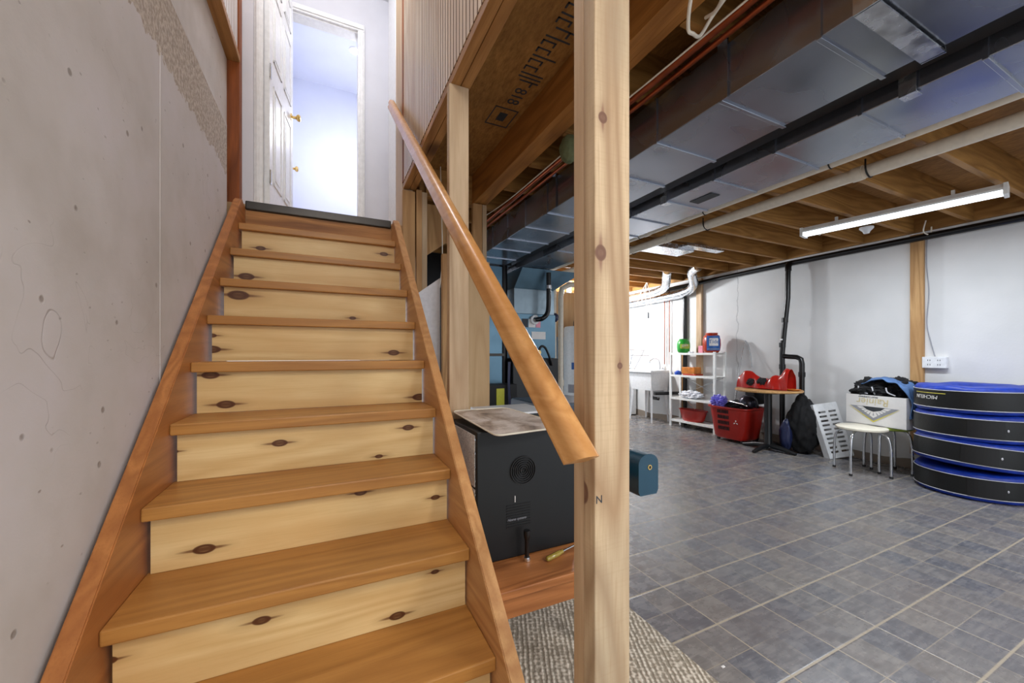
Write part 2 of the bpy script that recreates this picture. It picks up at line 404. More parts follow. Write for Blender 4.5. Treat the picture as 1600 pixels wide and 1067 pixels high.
M['orange']=plain('orange_plastic',(176,52,20),.25)
M['gold']=plain('amber_carton',(196,116,36),.4,var=.3,scale=14)
M['blue']=plain('royal_blue_fabric',(14,52,158),.5,bump=.4,scale=25,var=.25)
M['bandblack']=plain('black_nylon',(5,7,7),.5,bump=.2,scale=80)
M['piping']=plain('grey_piping',(190,190,196),.5)
M['denim']=plain('denim',(78,110,156),.8,var=.3,scale=12,bump=.4)
M['denim2']=plain('denim_dark',(48,66,96),.8,var=.3,scale=12,bump=.4)
M['carton']=plain('white_carton',(232,230,228),.55,var=.02)
M['goldink']=plain('gold_ink',(214,200,156),.5)
M['yellowink']=plain('yellow_ink',(226,214,90),.5)
M['darkink']=plain('dark_ink',(52,56,62),.6)
M['greyink']=plain('grey_ink',(150,152,160),.6)
M['blueink']=plain('blue_ink',(40,96,170),.5)
M['cream']=plain('cream_plastic',(232,226,208),.4)
M['lime']=plain('lime_plastic',(166,190,72),.4)
M['purple']=plain('lilac_plastic_bag',(130,124,222),.3,var=.2,scale=15)
M['towel']=plain('white_cloth',(224,226,232),.85,bump=.3,scale=40)
M['pink']=plain('pink_plastic',(230,150,170),.4)
M['boxblue']=plain('blue_tin',(40,80,180),.35)
M['foamgreen']=plain('grey_green_foam',(96,104,72),.9,bump=.6,scale=50)
M['knobgold']=plain('yellow_clear_handle',(160,140,60),.25)
M['yellowtag']=plain('yellow_energy_tag',(196,196,60),.5)
M['steelblue']=mk_galv('blue_tinted_sheet_steel',(104,134,152),.4,6)
M['chestgrey']=plain('slate_blue_plastic',(62,76,92),.35)
M['tankwhite']=plain('white_tank_enamel',(226,230,232),.3)
M['partition']=plain('pale_blue_partition',(150,172,190),.6)
M['rubber']=plain('dark_grey_rubber',(34,34,36),.7)
M['pendark']=plain('dark_brown_knot',(60,40,30),.7)
def mk_mat():
    t=NT('stained_boot_tray'); p=t.wpos(); n=t.noise(p,9,5,.6,.8); v=t.noise(t.wmap((1,5,1),(0,0,.3)),18,4,.6,1.5)
    c=t.ramp(n,[(.4,srgb(222,210,200)),(.58,srgb(176,156,138)),(.72,srgb(96,84,76))])
    c=t.mix(t.ramp(v,[(.49,0),(.5,.8),(.51,0)]),c,srgb(60,50,44)); t.col(c); t.set(rough=.4); return t.m
M['tray']=mk_mat()
def mk_carpet():
    t=NT('beige_berber_carpet'); p=t.wmap((1,1,1),(0,0,.43))
    vo=t.new('ShaderNodeTexVoronoi'); t.l(p,vo.inputs['Vector']); vo.inputs['Scale'].default_value=62; vo.inputs['Randomness'].default_value=.55
    n=t.noise(p,4,3); w=t.new('ShaderNodeTexWave'); t.l(p,w.inputs[0]); w.inputs['Scale'].default_value=16; w.inputs['Distortion'].default_value=1.5; w.inputs['Detail'].default_value=2
    h=t.math('ADD',t.math('SUBTRACT',t.math('MULTIPLY',w.outputs['Fac'],.4),vo.outputs['Distance']),.45)
    c=t.ramp(h,[(.0,srgb(150,140,124)),(.28,srgb(214,204,188)),(.6,srgb(234,226,212))])
    c2=t.mix(t.ramp(n,[(.4,0),(.7,.2)]),c,srgb(150,146,138)); t.col(c2); t.set(rough=.95,spec=.1); t.bump(h,.8,.006); return t.m
M['carpet']=mk_carpet()
def emis(name,col,s):
    t=NT(name); t.col(col); t.b.inputs['Emission Color'].default_value=(*col,1); t.b.inputs['Emission Strength'].default_value=s; return t.m
M['tubelight']=emis('lit_diffuser',(.82,.92,1),1.6)
M['pot']=emis('lit_pot_light',(1,.97,.9),14)
M['bulb']=emis('lit_bulb',(.95,.98,1),12)

# ------------------------------------------------------------ the room shell
struct('floor',box(BM(),-.7,6.1,-2.6,7.2,-.1,0),M['tile'])
struct('carpet_floor',box(BM(),-.5,1.262,-2.6,2.3,0,.012),M['carpet'])
bm=BM(); box(bm,-.7,-.5,-2.6,2.6,0,2.44); box(bm,-.7,-.565,-2.6,2.935,2.441,3.01); box(bm,-.7,-.6,2.6005,2.935,0,2.44)
struct('wall_left',bm,M['concrete'])
bm=BM(); box(bm,-.5025,-.4985,1.655,1.667,.2,2.2)
struct('trim_1',bm,M['concrete'])
struct('wall_right',box(BM(),5.45,5.6,-2.6,7.2,0,2.42),M['wallpaint'])
struct('wall_back',box(BM(),.5,5.6,6.9,7.1,0,2.655),M['wallpaint'])
struct('ceiling',box(BM(),.567,5.6,-2.6,7.1,2.656,2.674),M['osb'])
struct('trim_2',box(BM(),5.412,5.45,-2.6,6.9,2.42,2.655),M['joist_end'])
# landing and doorway
bm=BM(); box(bm,-.55,.60,2.845,3.84,1.88,2.1); 
struct('landing_floor',bm,M['plywood'])
bm=BM(); box(bm,-.75,-.535,3.84,3.95,2.1,4.52); box(bm,.285,.6,3.84,3.95,2.1,4.52); box(bm,-.535,.285,3.84,3.95,4.16,4.52)
struct('wall_landing',bm,M['wall_up'])
struct('wall_landing_left',box(BM(),-.75,-.44,3.03,3.84,2.1,4.52),M['wall_up'])
bm=BM(); box(bm,-.439,-.388,3.03,3.07,2.1,4.3,.003); box(bm,-.425,-.405,3.022,3.031,2.1,4.3,.002)
struct('trim_7',bm,M['white'])
struct('wall_landing_right',box(BM(),.53,.58,3.2,3.84,2.1,4.52),M['wall_up'])
struct('ceiling_landing',box(BM(),-.75,.60,-2.6,3.95,4.52,4.6),M['wall_up'])
def casing(bm,x0,x1,y,z0,z1):
    box(bm,x0,x1,y-.018,y,z0,z1,.004); box(bm,x0+.012 if x1<0 else x0+.0,x1-.02,y-.026,y-.016,z0,z1,.003)
bm=BM()
for (a,b) in ((-.55,-.49),(.248,.308)):
    box(bm,a,b,3.815,3.84,2.1,4.139,.004); box(bm,a+.018,b-.014,3.805,3.8149,2.1,4.139,.003)
box(bm,-.55,.308,3.815,3.84,4.14,4.205,.004); box(bm,-.54,.298,3.805,3.8149,4.155,4.192,.003)
box(bm,-.535,-.485,3.84,3.95,2.1,4.15); box(bm,.25,.285,3.84,3.95,2.1,4.15); box(bm,-.5,.285,3.84,3.95,4.13,4.17)
struct('trim_3',bm,M['white'])
bm=BM(); box(bm,.505,.53,3.16,3.72,2.1,4.52,.003); box(bm,.495,.512,3.24,3.62,2.1,4.52,.003)
struct('trim_4',bm,M['white'])
# room beyond
bm=BM(); box(bm,-.62,.66,3.951,5.6,2.0,2.1)
struct('floor_hall',bm,M['plywood'])
struct('wall_hall_back',box(BM(),-.62,.66,5.5,5.6,2.1,4.6),M['wall_room'])
struct('wall_hall_left',box(BM(),-.62,-.42,3.95,5.5,2.1,4.6),M['wall_room'])
dr=thing('door_2','','',(-.39,4.1,2.105)); del dr['label']; del dr['category']; dr['kind']='structure'
obj('door_leaf',box(BM(),-.41,-.345,3.96,4.66,2.105,4.13,.002),M['white'],dr)
obj('door_knob',lathe(BM(),[(0,0),(.028,0),(.028,.006),(.011,.01),(.011,.035),(.024,.045),(.029,.058),(.02,.07),(0,.073)],(-.345,4.60,3.10),20,axis='x'),M['brass'],dr,smooth=True)
struct('wall_hall_right',box(BM(),.6,.66,3.951,5.5,2.1,4.6),M['wall_room'])
struct('ceiling_hall',box(BM(),-.62,.66,3.951,5.6,4.6,4.68),M['wall_room'])
# door leaf, hinged on the left jamb and swung away from the landing
def door():
    ang=math.radians(7.2)
    root=thing('door_1','','',(-.372,3.085,2.105)); del root['label']; del root['category']; root['kind']='structure'
    w,h,t=.70,2.03,.036
    bm=BM(); box(bm,0,w,-t/2,t/2,0,h,.002); 
    leaf=bm
    pans=[(.09,.31,.26,.95),(.39,.61,.26,.95),(.09,.31,1.12,1.62),(.39,.61,1.12,1.62),(.09,.31,1.72,1.94),(.39,.61,1.72,1.94)]
    for (a,b,c,d) in pans:
        for s in (-1,1):
            for q in ((a,b,c,c+.014),(a,b,d-.014,d),(a,a+.014,c,d),(b-.014,b,c,d)):
                y0,y1=sorted((s*t/2,s*(t/2+.006))); box(bm,q[0],q[1],y0,y1,q[2],q[3])
            y0,y1=sorted((s*t/2,s*(t/2+.004))); box(bm,a+.045,b-.045,y0,y1,c+.045,d-.045,.0015)
    Mx=Matrix.Rotation(PI/2-ang,4,'Z')
    lf=obj('door_leaf',xf(leaf,Mx),M['white'],root,world=False)
    for z,nm in ((1.05,'door_knob'),):
        bm=BM()
        for s in (-1,1):
            lathe(bm,[(0,0),(.028,0),(.028,s*.006),(.011,s*.01),(.011,s*.035),(.024,s*.045),(.029,s*.058),(.02,s*.07),(0,s*.073)],(w-.065,s*t/2,z),20,axis='y')
        obj(nm,xf(bm,Mx),M['brass'],lf,world=False,smooth=True)
    for z in (.28,1.0,1.75):
        bm=BM(); box(bm,-.004,.03,-t/2-.004,-t/2+.001,z-.045,z+.045); tube(bm,[(-.002,-t/2-.004,z-.045),(-.002,-t/2-.004,z+.045)],.006,8)
        obj('hinge',xf(bm,Mx),M['chrome'],root,world=False)
door()
t=thing('recessed_light','round lit recessed light in the ceiling of the room beyond the doorway','ceiling light',(.28,4.72,4.595))
obj('trim_ring',lathe(BM(),[(.045,0),(.065,0),(.065,-.006),(.045,-.008),(.045,0)],(.28,4.72,4.6),28),M['white'],t,smooth=True)
obj('lens',lathe(BM(),[(0,-.005),(.044,-.005),(.044,-.001),(0,-.001)],(.28,4.72,4.6),28),M['pot'],t)

# ------------------------------------------------------------ the staircase
st=thing('staircase','straight wooden staircase of orange pine treads and pale knotty risers climbing to the landing','staircase',(-.025,1.6,0))
RUN,RISE=.21,.1922
def noseY(i): return 1.155+RUN*(i-1)
def noseZ(i): return RISE*(i+2)
def line(Y): return .5766+.915*(Y-1.155)
for x0,x1,o0,o1,m,lb in ((-.491,-.453,.083,.078,'stringer_l','dark orange left stringer against the concrete wall'),(.402,.44,.045,.079,'stringer_r','paler right stringer on the open side')):
    def top(Y): return line(Y)+o0+(o1-o0)*(Y-.87)/1.84
    a=.435+ (0.02 if x0>0 else 0)
    Ys=a
    while top(Ys)>0.001: Ys-=.001
    pts=[(Ys,0.012),(2.70,top(2.70)),(2.74,top(2.74)-.012),(2.79,top(2.79)-.07),(2.843,top(2.79)-.07),(2.843,top(2.843)-.42),(Ys+.37,.012)]
    bm=prism(BM(),pts,'x',x0,x1)
    es=[e for e in bm.edges if abs(e.verts[0].co.x-e.verts[1].co.x)<1e-4]
    bmesh.ops.bevel(bm,geom=es,offset=.003,segments=2,affect='EDGES')
    obj('stringer',bm,M[m],st,label=lb)
for i in range(-1,9):
    y=noseY(i); z=noseZ(i)
    bm=BM(); box(bm,-.4525,.4015,y,y+RUN+.045,z-.037,z,.004)
    obj('tread',bm,M['tread'],st)
for i in range(-1,9):
    y=noseY(i); z=noseZ(i)
    bm=BM(); box(bm,-.441,.396,y+.03,y+.044,z-RISE+.001 if i>-1 else .013,z-.0375)
    obj('riser',bm,riser_mat(i,y+.03),st)
bm=BM(); box(bm,-.452,.401,2.842,2.862,noseZ(8)+.001,2.062); obj('riser',bm,M['landing_riser'],st,label='darker orange top riser below the landing edge')
bm=BM(); box(bm,-.452,.401,2.822,2.90,2.064,2.116,.006); obj('landing_nosing',bm,M['darkedge'],st,label='dark metal edge strip of the landing')

# ------------------------------------------------------------ stud wall on the right of the stairs
def mesh_thing(name,bm,m,label,cat,group=None,smooth=False,kind=None):
    o=obj(name,bm,m,None,smooth=smooth,label=label,cat=cat,group=group,kind=kind)
    return recenter(o)
# front post: two 2x4 boards
t=thing('wooden_post','rough pale wooden post of doubled boards in the foreground at the foot of the handrail','post',(.52,.66,0.012))
o=obj('front_board',box(BM(),.476,.565,.623,.661,.012,2.36,.003),M['post'],t)
obj('rear_board',box(BM(),.478,.565,.662,.70,.012,2.36,.003),M['stud'],t)
bm=textbm('N',.022,.0004); obj('pencil_mark',xf(bm,frame((.486,.6226,.895),(1,0,0),(0,0,1))),M['darkink'],t,label='letter N pencilled on the post')
mesh_thing('wall_stud',box(BM(),.476,.565,1.639,1.677,.012,2.36,.003),M['stud'],'tall pale stud standing between the handrail and the dark appliance','stud')
mesh_thing('wall_stud',box(BM(),.476,.563,2.80,2.84,.0,2.34,.003),M['stud_far'],'orange-brown stud at the top right corner of the stairs, beside the stringer end','stud')
mesh_thing('wall_stud',box(BM(),.572,.612,2.80,2.89,.0,2.36,.003),M['stud_far'],'narrow pale stud right of the orange-brown one at the top of the stairs','stud')
mesh_thing('wall_stud',box(BM(),.618,.656,2.83,2.92,.0,2.36,.003),M['stud'],'second narrow stud at the stair top, with the dark opening on its right','stud')
t=thing('wall_plate','doubled horizontal plank under the beadboard wall above the handrail','wall plate',(.53,.8,2.36))
obj('front_plank',box(BM(),.485,.527,-2.6,2.84,2.36,2.398,.002),M['plate'],t)
obj('rear_plank',box(BM(),.530,.572,-2.6,2.84,2.362,2.40,.002),M['plate'],t)
# beadboard wall
bm=BM(); box(bm,.4944,.56,-2.6,2.80,2.40,4.519)
y=-2.6
while y<2.79:
    w=.042; prism(bm,[(.4825,y+.005),(.4825,y+w-.005),(.4850,y+w-.001),(.4945,y+w-.001),(.4945,y+.001),(.4850,y+.001)],'z',2.399,4.519); y+=w
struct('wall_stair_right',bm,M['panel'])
bm=BM(); box(bm,.478,.535,2.80,2.84,2.40,4.519,.003); struct('trim_5',bm,M['stud_dark'])
bm=BM(); box(bm,.482,.556,2.845,3.14,2.1,4.519,.003); struct('trim_6',bm,M['stud'])
# left side beadboard, plate and stud
bm=BM(); box(bm,-.6,-.512,-2.6,2.9,3.05,4.519); y=-2.6
while y<2.88:
    w=.042; prism(bm,[(-.504,y+.005),(-.504,y+w-.005),(-.5065,y+w-.001),(-.5125,y+w-.001),(-.5125,y+.001),(-.5065,y+.001)],'z',3.05,4.519); y+=w
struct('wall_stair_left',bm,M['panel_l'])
mesh_thing('wall_plate',box(BM(),-.57,-.497,-2.6,2.938,3.011,3.05,.002),M['plate'],'brown plank along the top of the left concrete wall','wall plate')
mesh_thing('wall_stud',box(BM(),-.599,-.50,2.94,3.018,1.88,4.50,.003),M['stud_dark'],'dark orange stud at the top left of the stairs beside the concrete wall','stud')
# handrail
A=Vector((.428,.42,.838)); B=Vector((.428,2.985,3.03)); d=(B-A).normalized()
t=thing('handrail','long varnished oak handrail sloping up the right side of the stairs','handrail',(.428,.614,.95))
pr=[]
for (a,b) in [(-.024,-.03),(.024,-.03),(.027,-.018),(.021,-.006),(.024,.008),(.02,.022),(.011,.03),(-.011,.03),(-.02,.022),(-.024,.008),(-.021,-.006),(-.027,-.018)]: pr.append((a,b))
bm=BM(); tube(bm,[A,B],.03,profile=pr); g=bmesh.ops.bisect_plane(bm,geom=bm.verts[:]+bm.edges[:]+bm.faces[:],plane_co=(0,.60,.985),plane_no=(0,-.42,-.9),clear_outer=True); bmesh.ops.holes_fill(bm,edges=[e for e in bm.edges if e.is_boundary]); obj('rail',bm,M['rail'],t,smooth=True,ang=50)
for f in (.14,.50,.90):
    p=A.lerp(B,f); bm=BM()
    tube(bm,[p+Vector((0,0,-.032)),p+Vector((.005,0,-.06)),p+Vector((.03,0,-.075)),(.475,p.y,p.z-.075)],.006,8,True)
    lathe(bm,[(0,-.006),(.02,-.006),(.024,0),(0,0)],(.476,p.y,p.z-.075),16,axis='x')
    obj('bracket',bm,M['brass'],t,smooth=True)
# pencil sharpener behind the post
t=thing('pencil_sharpener','blue pencil sharpener sticking out behind the foreground post','pencil sharpener',(.735,.79,.83))
def dome(x0,x1,z0,z1,n=10):
    c=(x0+x1)/2; r=(x1-x0)/2; zc=z1-r*.75
    pts=[(x0+.006,z0),(x1-.006,z0),(x1,z0+.01)]
    for k in range(n+1):
        a=PI*k/n; pts.append((c+r*math.cos(a),zc+r*.75*math.sin(a)))
    pts.append((x0,z0+.01)); return pts
bm=prism(BM(),dome(.704,.77,.826,.93),'y',.745,.80); obj('front_cap',bm,M['sharp'],t,smooth=True)
bm=prism(BM(),dome(.706,.768,.828,.928),'y',.80,.86); obj('shell',bm,M['sharp2'],t,smooth=True)
obj('pencil_hole',lathe(BM(),[(0,-.0005),(.004,-.0005),(.004,-.002),(.0065,-.002),(.0065,.001),(0,.001)],(.74,.745,.896),20,axis='y'),M['brass'],t,smooth=True)
obj('hole_recess',lathe(BM(),[(0,-.0008),(.0042,-.0008),(.0042,.0),(0,.0)],(.74,.7442,.896),20,axis='y'),M['darkslot'],t)
bm=prism(BM(),[(.50,.7003),(.562,.7003),(.72,.872),(.64,.872)],'z',.845,.90); obj('mounting_bracket',bm,M['steel'],t)

# ------------------------------------------------------------ beam, ducts, joists
t=thing('wooden_beam','heavy three-ply wooden beam running overhead beside the subfloor stamp','beam',(1.135,0,2.42))
for k in range(3): obj('ply',box(BM(),1.08+.0385*k,1.118+.0385*k,-2.6,3.06,2.42+.001*k,2.655,.002),M['beam'],t)
t=thing('support_post','doubled stud post holding up the far end of the wooden beam','post',(1.13,3.02,0))
obj('stud_board',box(BM(),1.07,1.15,3.0,3.04,0,2.415,.003),M['stud_far'],t); obj('stud_board',box(BM(),1.152,1.19,3.0,3.085,0,2.415,.003),M['stud'],t)
# short joists between the plate and the beam would run behind the stairs; header past the beam
mesh_thing('header_joist',box(BM(),.66,1.90,3.09,3.13,2.42,2.655,.002),M['joist'],'dark header joist crossing just past the end of the heavy beam','joist')
yj=.207; ords=['nearest','second','third','fourth','fifth','sixth','seventh','eighth','ninth','tenth','eleventh','twelfth','thirteenth','fourteenth','fifteenth','sixteenth']
k=0
while yj<6.8:
    bm=BM(); box(bm,1.20 if yj<3.05 else .7,5.408,yj,yj+.038,2.42,2.655,.002)
    if k<15: lb='%s ceiling joist counted from the camera end of the basement'%ords[k]
    mesh_thing('ceiling_joist',bm,M['joist'],lb,'joist','joists under the basement ceiling')
    yj+=.4065; k+=1
yj=-.2
# blocking on the sill between the joists is one rim board (trim_2); cross blocking strips
def duct(name,x0,x1,z0,z1,y0,y1,seams,label):
    t=thing(name,label,'duct',((x0+x1)/2,(y0+y1)/2,z0))
    bm=box(BM(),x0,x1,y0,y1,z0,z1,.003); obj('duct_body',bm,M['galv'],t)
    for s in seams:
        bm=BM(); box(bm,x0-.006,x1+.006,s-.008,s+.008,z0-.008,z0+.002,.002); box(bm,x0-.007,x0+.001,s-.006,s+.006,z0-.006,z1); box(bm,x1-.001,x1+.007,s-.006,s+.006,z0-.006,z1)
        obj('seam_cleat',bm,M['galv'],t)
    return t
d1=duct('air_duct',1.415,1.82,2.19,2.40,-2.6,4.15,[-.32,.02,.36,.7,1.04,1.38,1.72,2.06,2.4,2.74,3.08,3.42,3.76],'wide galvanized duct nearest the post, running the length of the ceiling')
for y in (1.04,2.30):
    bm=BM(); box(bm,1.405,1.4135,y-.03,y+.012,2.185,2.418); box(bm,1.37,1.413,y-.03,y+.012,2.41,2.418); obj('hanger_strap',bm,M['galv'],d1)
bm=BM(); box(bm,1.40,1.84,.545,.605,2.176,2.182); box(bm,1.395,1.403,.545,.605,2.176,2.415); box(bm,1.83,1.836,.545,.605,2.176,2.415); obj('hanger_strap',bm,M['foil'],d1,label='wide bright strap wrapped under the duct')
d2=duct('air_duct',2.02,2.40,2.19,2.40,-2.6,4.6,[-.18,.16,.505,.85,1.197,1.535,1.88,2.22,2.56,2.9,3.24],'galvanized duct between the dark steel beam and the white pipes')
for y in (.70,1.9):
    bm=BM(); box(bm,2.008,2.0125,y-.025,y+.025,2.182,2.418); box(bm,2.008,2.06,y-.025,y+.025,2.178,2.183); obj('hanger_strap',bm,M['foil'],d2)
obj('stamp',box(BM(),2.16,2.24,1.66,1.82,2.1865,2.1895),M['darkink'],d2,label='dark printed rectangle under the duct')
# steel I-beam between the ducts
t=thing('steel_beam','black steel beam running between the two galvanized ducts','beam',(1.92,0,2.24))
bm=BM(); prism(bm,[(1.845,2.24),(1.985,2.24),(1.985,2.252),(1.921,2.252),(1.921,2.406),(1.985,2.406),(1.985,2.418),(1.845,2.418),(1.845,2.406),(1.909,2.406),(1.909,2.252),(1.845,2.252)],'y',-2.6,6.8); obj('flange_section',bm,M['steel'],t)
t=thing('steel_column','dark steel column left of the furnace under the ducts','column',(1.875,4.2,0))
obj('shaft',tube(BM(),[(1.875,4.2,.01),(1.875,4.2,2.22)],.048,20),M['steel'],t,smooth=True)
bm=BM(); box(bm,1.79,1.96,4.12,4.28,0,.01); box(bm,1.80,1.95,4.13,4.27,2.22,2.238); obj('bearing_plates',bm,M['steel'],t)
# the pvc pipes
def pipe(name,pts,r,m,label,cat='pipe',rings=(),seg=16,smooth=False):
    t=thing(name,label,cat,pts[0])
    obj('pipe_run',tube(BM(),pts,r,seg,smooth),m,t,smooth=True)
    for p,dr in rings:
        ax='y'
        obj('coupling',lathe(BM(),[(r,-.028),(r+.006,-.028),(r+.006,.028),(r,.028)],p,18,axis=dr),m,t,smooth=True)
    return t
t=pipe('drain_pipe',[(2.86,-2.5,2.375),(2.84,6.4,2.375)],.026,M['pvc'],'thinner white plastic pipe running along the edge of the second duct',rings=[((2.853,.55,2.375),'y'),((2.85,2.9,2.375),'y')])
for y in (1.35,2.25,3.0):
    obj('pipe_strap',tube(BM(),[(2.82,y,2.42),(2.82,y,2.37),(2.85,y,2.345),(2.88,y,2.37),(2.88,y,2.42)],.004,6,True),M['steel'],t,smooth=True)
t=pipe('drain_pipe',[(3.17,-2.5,2.36),(3.09,6.4,2.36)],.040,M['pvc'],'thicker white plastic pipe, right one of the two under the joists',rings=[((3.135,1.33,2.36),'y'),((3.12,2.9,2.36),'y')])
for y in (1.27,2.45,3.4):
    obj('pipe_strap',tube(BM(),[(3.08,y,2.42),(3.085,y,2.35),(3.135,y,2.315),(3.185,y,2.35),(3.19,y,2.42)],.005,6,True),M['steel'],t,smooth=True)
# copper supply pipes and cables along the first duct
t=thing('copper_pipe','upper brown copper pipe running beside the first duct','pipe',(1.29,0,2.37)); obj('pipe_run',tube(BM(),[(1.30,-2.5,2.385),(1.30,3.9,2.385)],.016,14),M['copper'],t,smooth=True)
t=thing('copper_pipe','lower thin copper pipe running beside the first duct','pipe',(1.34,0,2.36)); obj('pipe_run',tube(BM(),[(1.345,-2.5,2.375),(1.345,3.9,2.375)],.011,14),M['copper'],t,smooth=True)
def cable(label,pts,r=.004,m='cable',cat='cable',name='electric_cable'):
    return mesh_thing(name,tube(BM(),pts,r,8,True),M[m],label,cat,smooth=True)
cable('thin white cable running alongside the copper pipes',[(1.27,-1,2.39),(1.262,.3,2.36),(1.27,.8,2.37),(1.255,1.2,2.36),(1.262,1.6,2.375),(1.25,2.1,2.36),(1.26,2.8,2.375),(1.2,3.4,2.38)],.0035)
cable('thick white cable hanging in a loose loop under the heavy beam',[(1.00,.62,2.60),(1.0,.78,2.40),(1.03,.86,2.31),(1.085,.92,2.27),(1.12,.93,2.27),(1.18,.95,2.30),(1.22,.93,2.37),(1.23,.85,2.42)],.006)
cable('short white cable dropping from the heavy beam into the loop',[(1.09,.62,2.56),(1.10,.70,2.40),(1.15,.82,2.36),(1.20,.90,2.36),(1.22,.96,2.385)],.006)
mesh_thing('foam_plug',blob(BM(),(1.2,1.80,2.31),(.05,.06,.075),.08,3,2,4),M['foamgreen'],'grey-green foam pad tucked beside the beam, left of the foreground post','insulation',smooth=True)
cable('short grey wire end hanging behind the tall stud under the subfloor',[(.70,2.2,2.653),(.70,2.2,2.5),(.69,2.19,2.42),(.67,2.18,2.38)],.005)
# stamped lettering on the subfloor
bm=BM()
def ink(x0,x1,y0,y1): box(bm,x0,x1,y0,y1,2.6535,2.6558)
random.seed(3); y=.85
while y<1.88:
    r=random.random()
    if r<.55:
        ink(.91,1.04,y,y+.008); y+=.028
    elif r<.8:
        ink(.91,.98,y,y+.007); ink(.91,.918,y,y+.03); ink(.975,.983,y,y+.03); y+=.05
    else:
        ink(.93,1.04,y,y+.008); ink(1.0,1.01,y,y+.04); y+=.055
for (a,b) in ((2.12,2.30),(.62,.80)):
    ink(.90,1.05,a,a+.008); ink(.90,1.05,b,b+.008); ink(.90,.906,a,b); ink(1.044,1.05,a,b); ink(.95,1.0,a+.05,b-.05)
sp=thing('subfloor_stamp','black ink stamp printed along the underside of the subfloor left of the heavy beam','printed mark',(.97,1.4,2.6535))
obj('print_strokes',bm,M['darkink'],sp)
bm=textbm('818',.10,.0006)
obj('digits',xf(bm,frame((.975,2.0,2.6545),(0,-1,0),(1,0,0))),M['darkink'],sp)
# ------------------------------------------------------------ fluorescent fixture
a=math.radians(10.0); C0=Vector((4.21,1.575,2.33))
t=thing('fluorescent_light','long white fluorescent fixture hung under the joists on the right','ceiling light',C0,math.radians(10))
L=.61
obj('housing',prism(BM(),[(-.062,.0),(-.066,.012),(-.05,.045),(.05,.045),(.066,.012),(.062,.0)],'y',-L,L),M['whitemetal'],t,world=False)
pts=[(-.055,.0)]+[(-.055*math.cos(PI*k/10),-.03*math.sin(PI*k/10)) for k in range(1,10)]+[(.055,.0)]
obj('diffuser',prism(BM(),pts,'y',-L+.02,L-.02),M['tubelight'],t,world=False,smooth=True)
for s in (-1,1):
    bm=BM(); y0,y1=sorted((s*L,s*(L-.022))); box(bm,-.067,.067,y0-.001,y1+.001,-.034,.047,.003); obj('end_cap',bm,M['whitemetal'],t,world=False)
for s in (-.35,.35):
    obj('hanger',box(BM(),-.01,.01,s-.01,s+.01,.045,.09),M['whitemetal'],t,world=False)
t=thing('ceiling_bulb_holder','white round lamp holder on a joist behind the fluorescent fixture','lamp holder',(4.75,1.95,2.36))
obj('base',lathe(BM(),[(0,.06),(.055,.06),(.055,.045),(.03,.02),(.022,0),(0,0)],(4.75,1.95,2.36),20),M['whiteplastic'],t,smooth=True)
cable('looped white cable stapled to a joist beside the fluorescent light',[(4.3,2.30,2.46),(4.36,2.22,2.41),(4.45,2.2,2.385),(4.5,2.24,2.40),(4.47,2.3,2.47)],.006)
cable('white wire hanging at the top of the board on the right wall',[(5.33,1.72,2.5),(5.34,1.74,2.40),(5.37,1.70,2.36),(5.39,1.70,2.44)],.006)

# ------------------------------------------------------------ right wall pipes, boards, outlet
pipe('vent_pipe',[(5.385,-2.4,2.352),(5.385,3.0,2.352),(5.385,5.6,2.30)],.032,M['abs'],'long black pipe running along the top of the white wall')
t=thing('drain_stack','black drain pipe dropping down the wall beside the round table with a side branch','pipe',(5.34,2.98,0))
obj('pipe_run',tube(BM(),[(5.34,2.995,2.32),(5.34,2.995,2.27),(5.335,2.995,2.2),(5.33,2.995,1.9),(5.32,3.03,1.50),(5.31,3.05,1.2),(5.31,3.05,.0)],.030,16),M['abs'],t,smooth=True)
obj('elbow',tube(BM(),[(5.385,2.995,2.345),(5.36,2.995,2.34),(5.34,2.995,2.31),(5.34,2.995,2.25)],.036,16),M['abs'],t,smooth=True)
obj('branch',tube(BM(),[(5.31,3.05,1.16),(5.31,2.98,1.15),(5.31,2.88,1.145),(5.31,2.83,1.12),(5.31,2.82,1.06),(5.31,2.82,.46),(5.31,2.80,.0)],.030,16),M['abs'],t,smooth=True)
for z in (1.62,1.30,1.02): obj('coupling',lathe(BM(),[(.03,-.03),(.037,-.03),(.037,.03),(.03,.03)],(5.312 if z<1.5 else 5.322,3.05 if z<1.5 else 3.025,z),16),M['abs'],t,smooth=True)
obj('coupling',lathe(BM(),[(.03,-.03),(.037,-.03),(.037,.03),(.03,.03)],(5.31,2.82,.93),16),M['abs'],t,smooth=True)
obj('label_band',lathe(BM(),[(.0305,-.008),(.0315,-.008),(.0315,.008),(.0305,.008)],(5.315,3.045,1.37),16),M['whiteplastic'],t)
pipe('drain_stack',[(5.415,4.655,2.3),(5.415,4.655,.5),(5.415,4.655,.0)],.030,M['abs'],'black vertical pipe behind the white shelf')
mesh_thing('wall_board',box(BM(),5.412,5.449,1.765,1.865,.16,2.40,.002),M['stud_far'],'wooden board fixed upright on the white wall above the blue tire bags','board')
bm=BM(); box(bm,5.40,5.449,4.33,4.425,.12,2.40,.002)
mesh_thing('wall_board',bm,M['stud'],'weathered wooden board on the wall behind the jar shelf','board')
mesh_thing('wall_board',box(BM(),5.41,5.449,4.70,4.77,.1,1.20,.002),M['stud_far'],'short wooden board behind the left end of the white shelf','board')
t=thing('wall_outlet','white outlet box on the wooden board above the tires','outlet',(5.39,1.69,1.1))
cv=obj('cover',box(BM(),5.395,5.449,1.60,1.77,1.045,1.155,.004),M['whiteplastic'],t)
for q in (-.035,0.035):
    bm=BM()
    for dz in (-.022,.022):
        for dy in (-.008,.008): box(bm,5.3935,5.396,1.685+q+dy-.002,1.685+q+dy+.002,1.10+dz-.007,1.10+dz+.007)
    obj('socket',bm,M['darkslot'],cv)
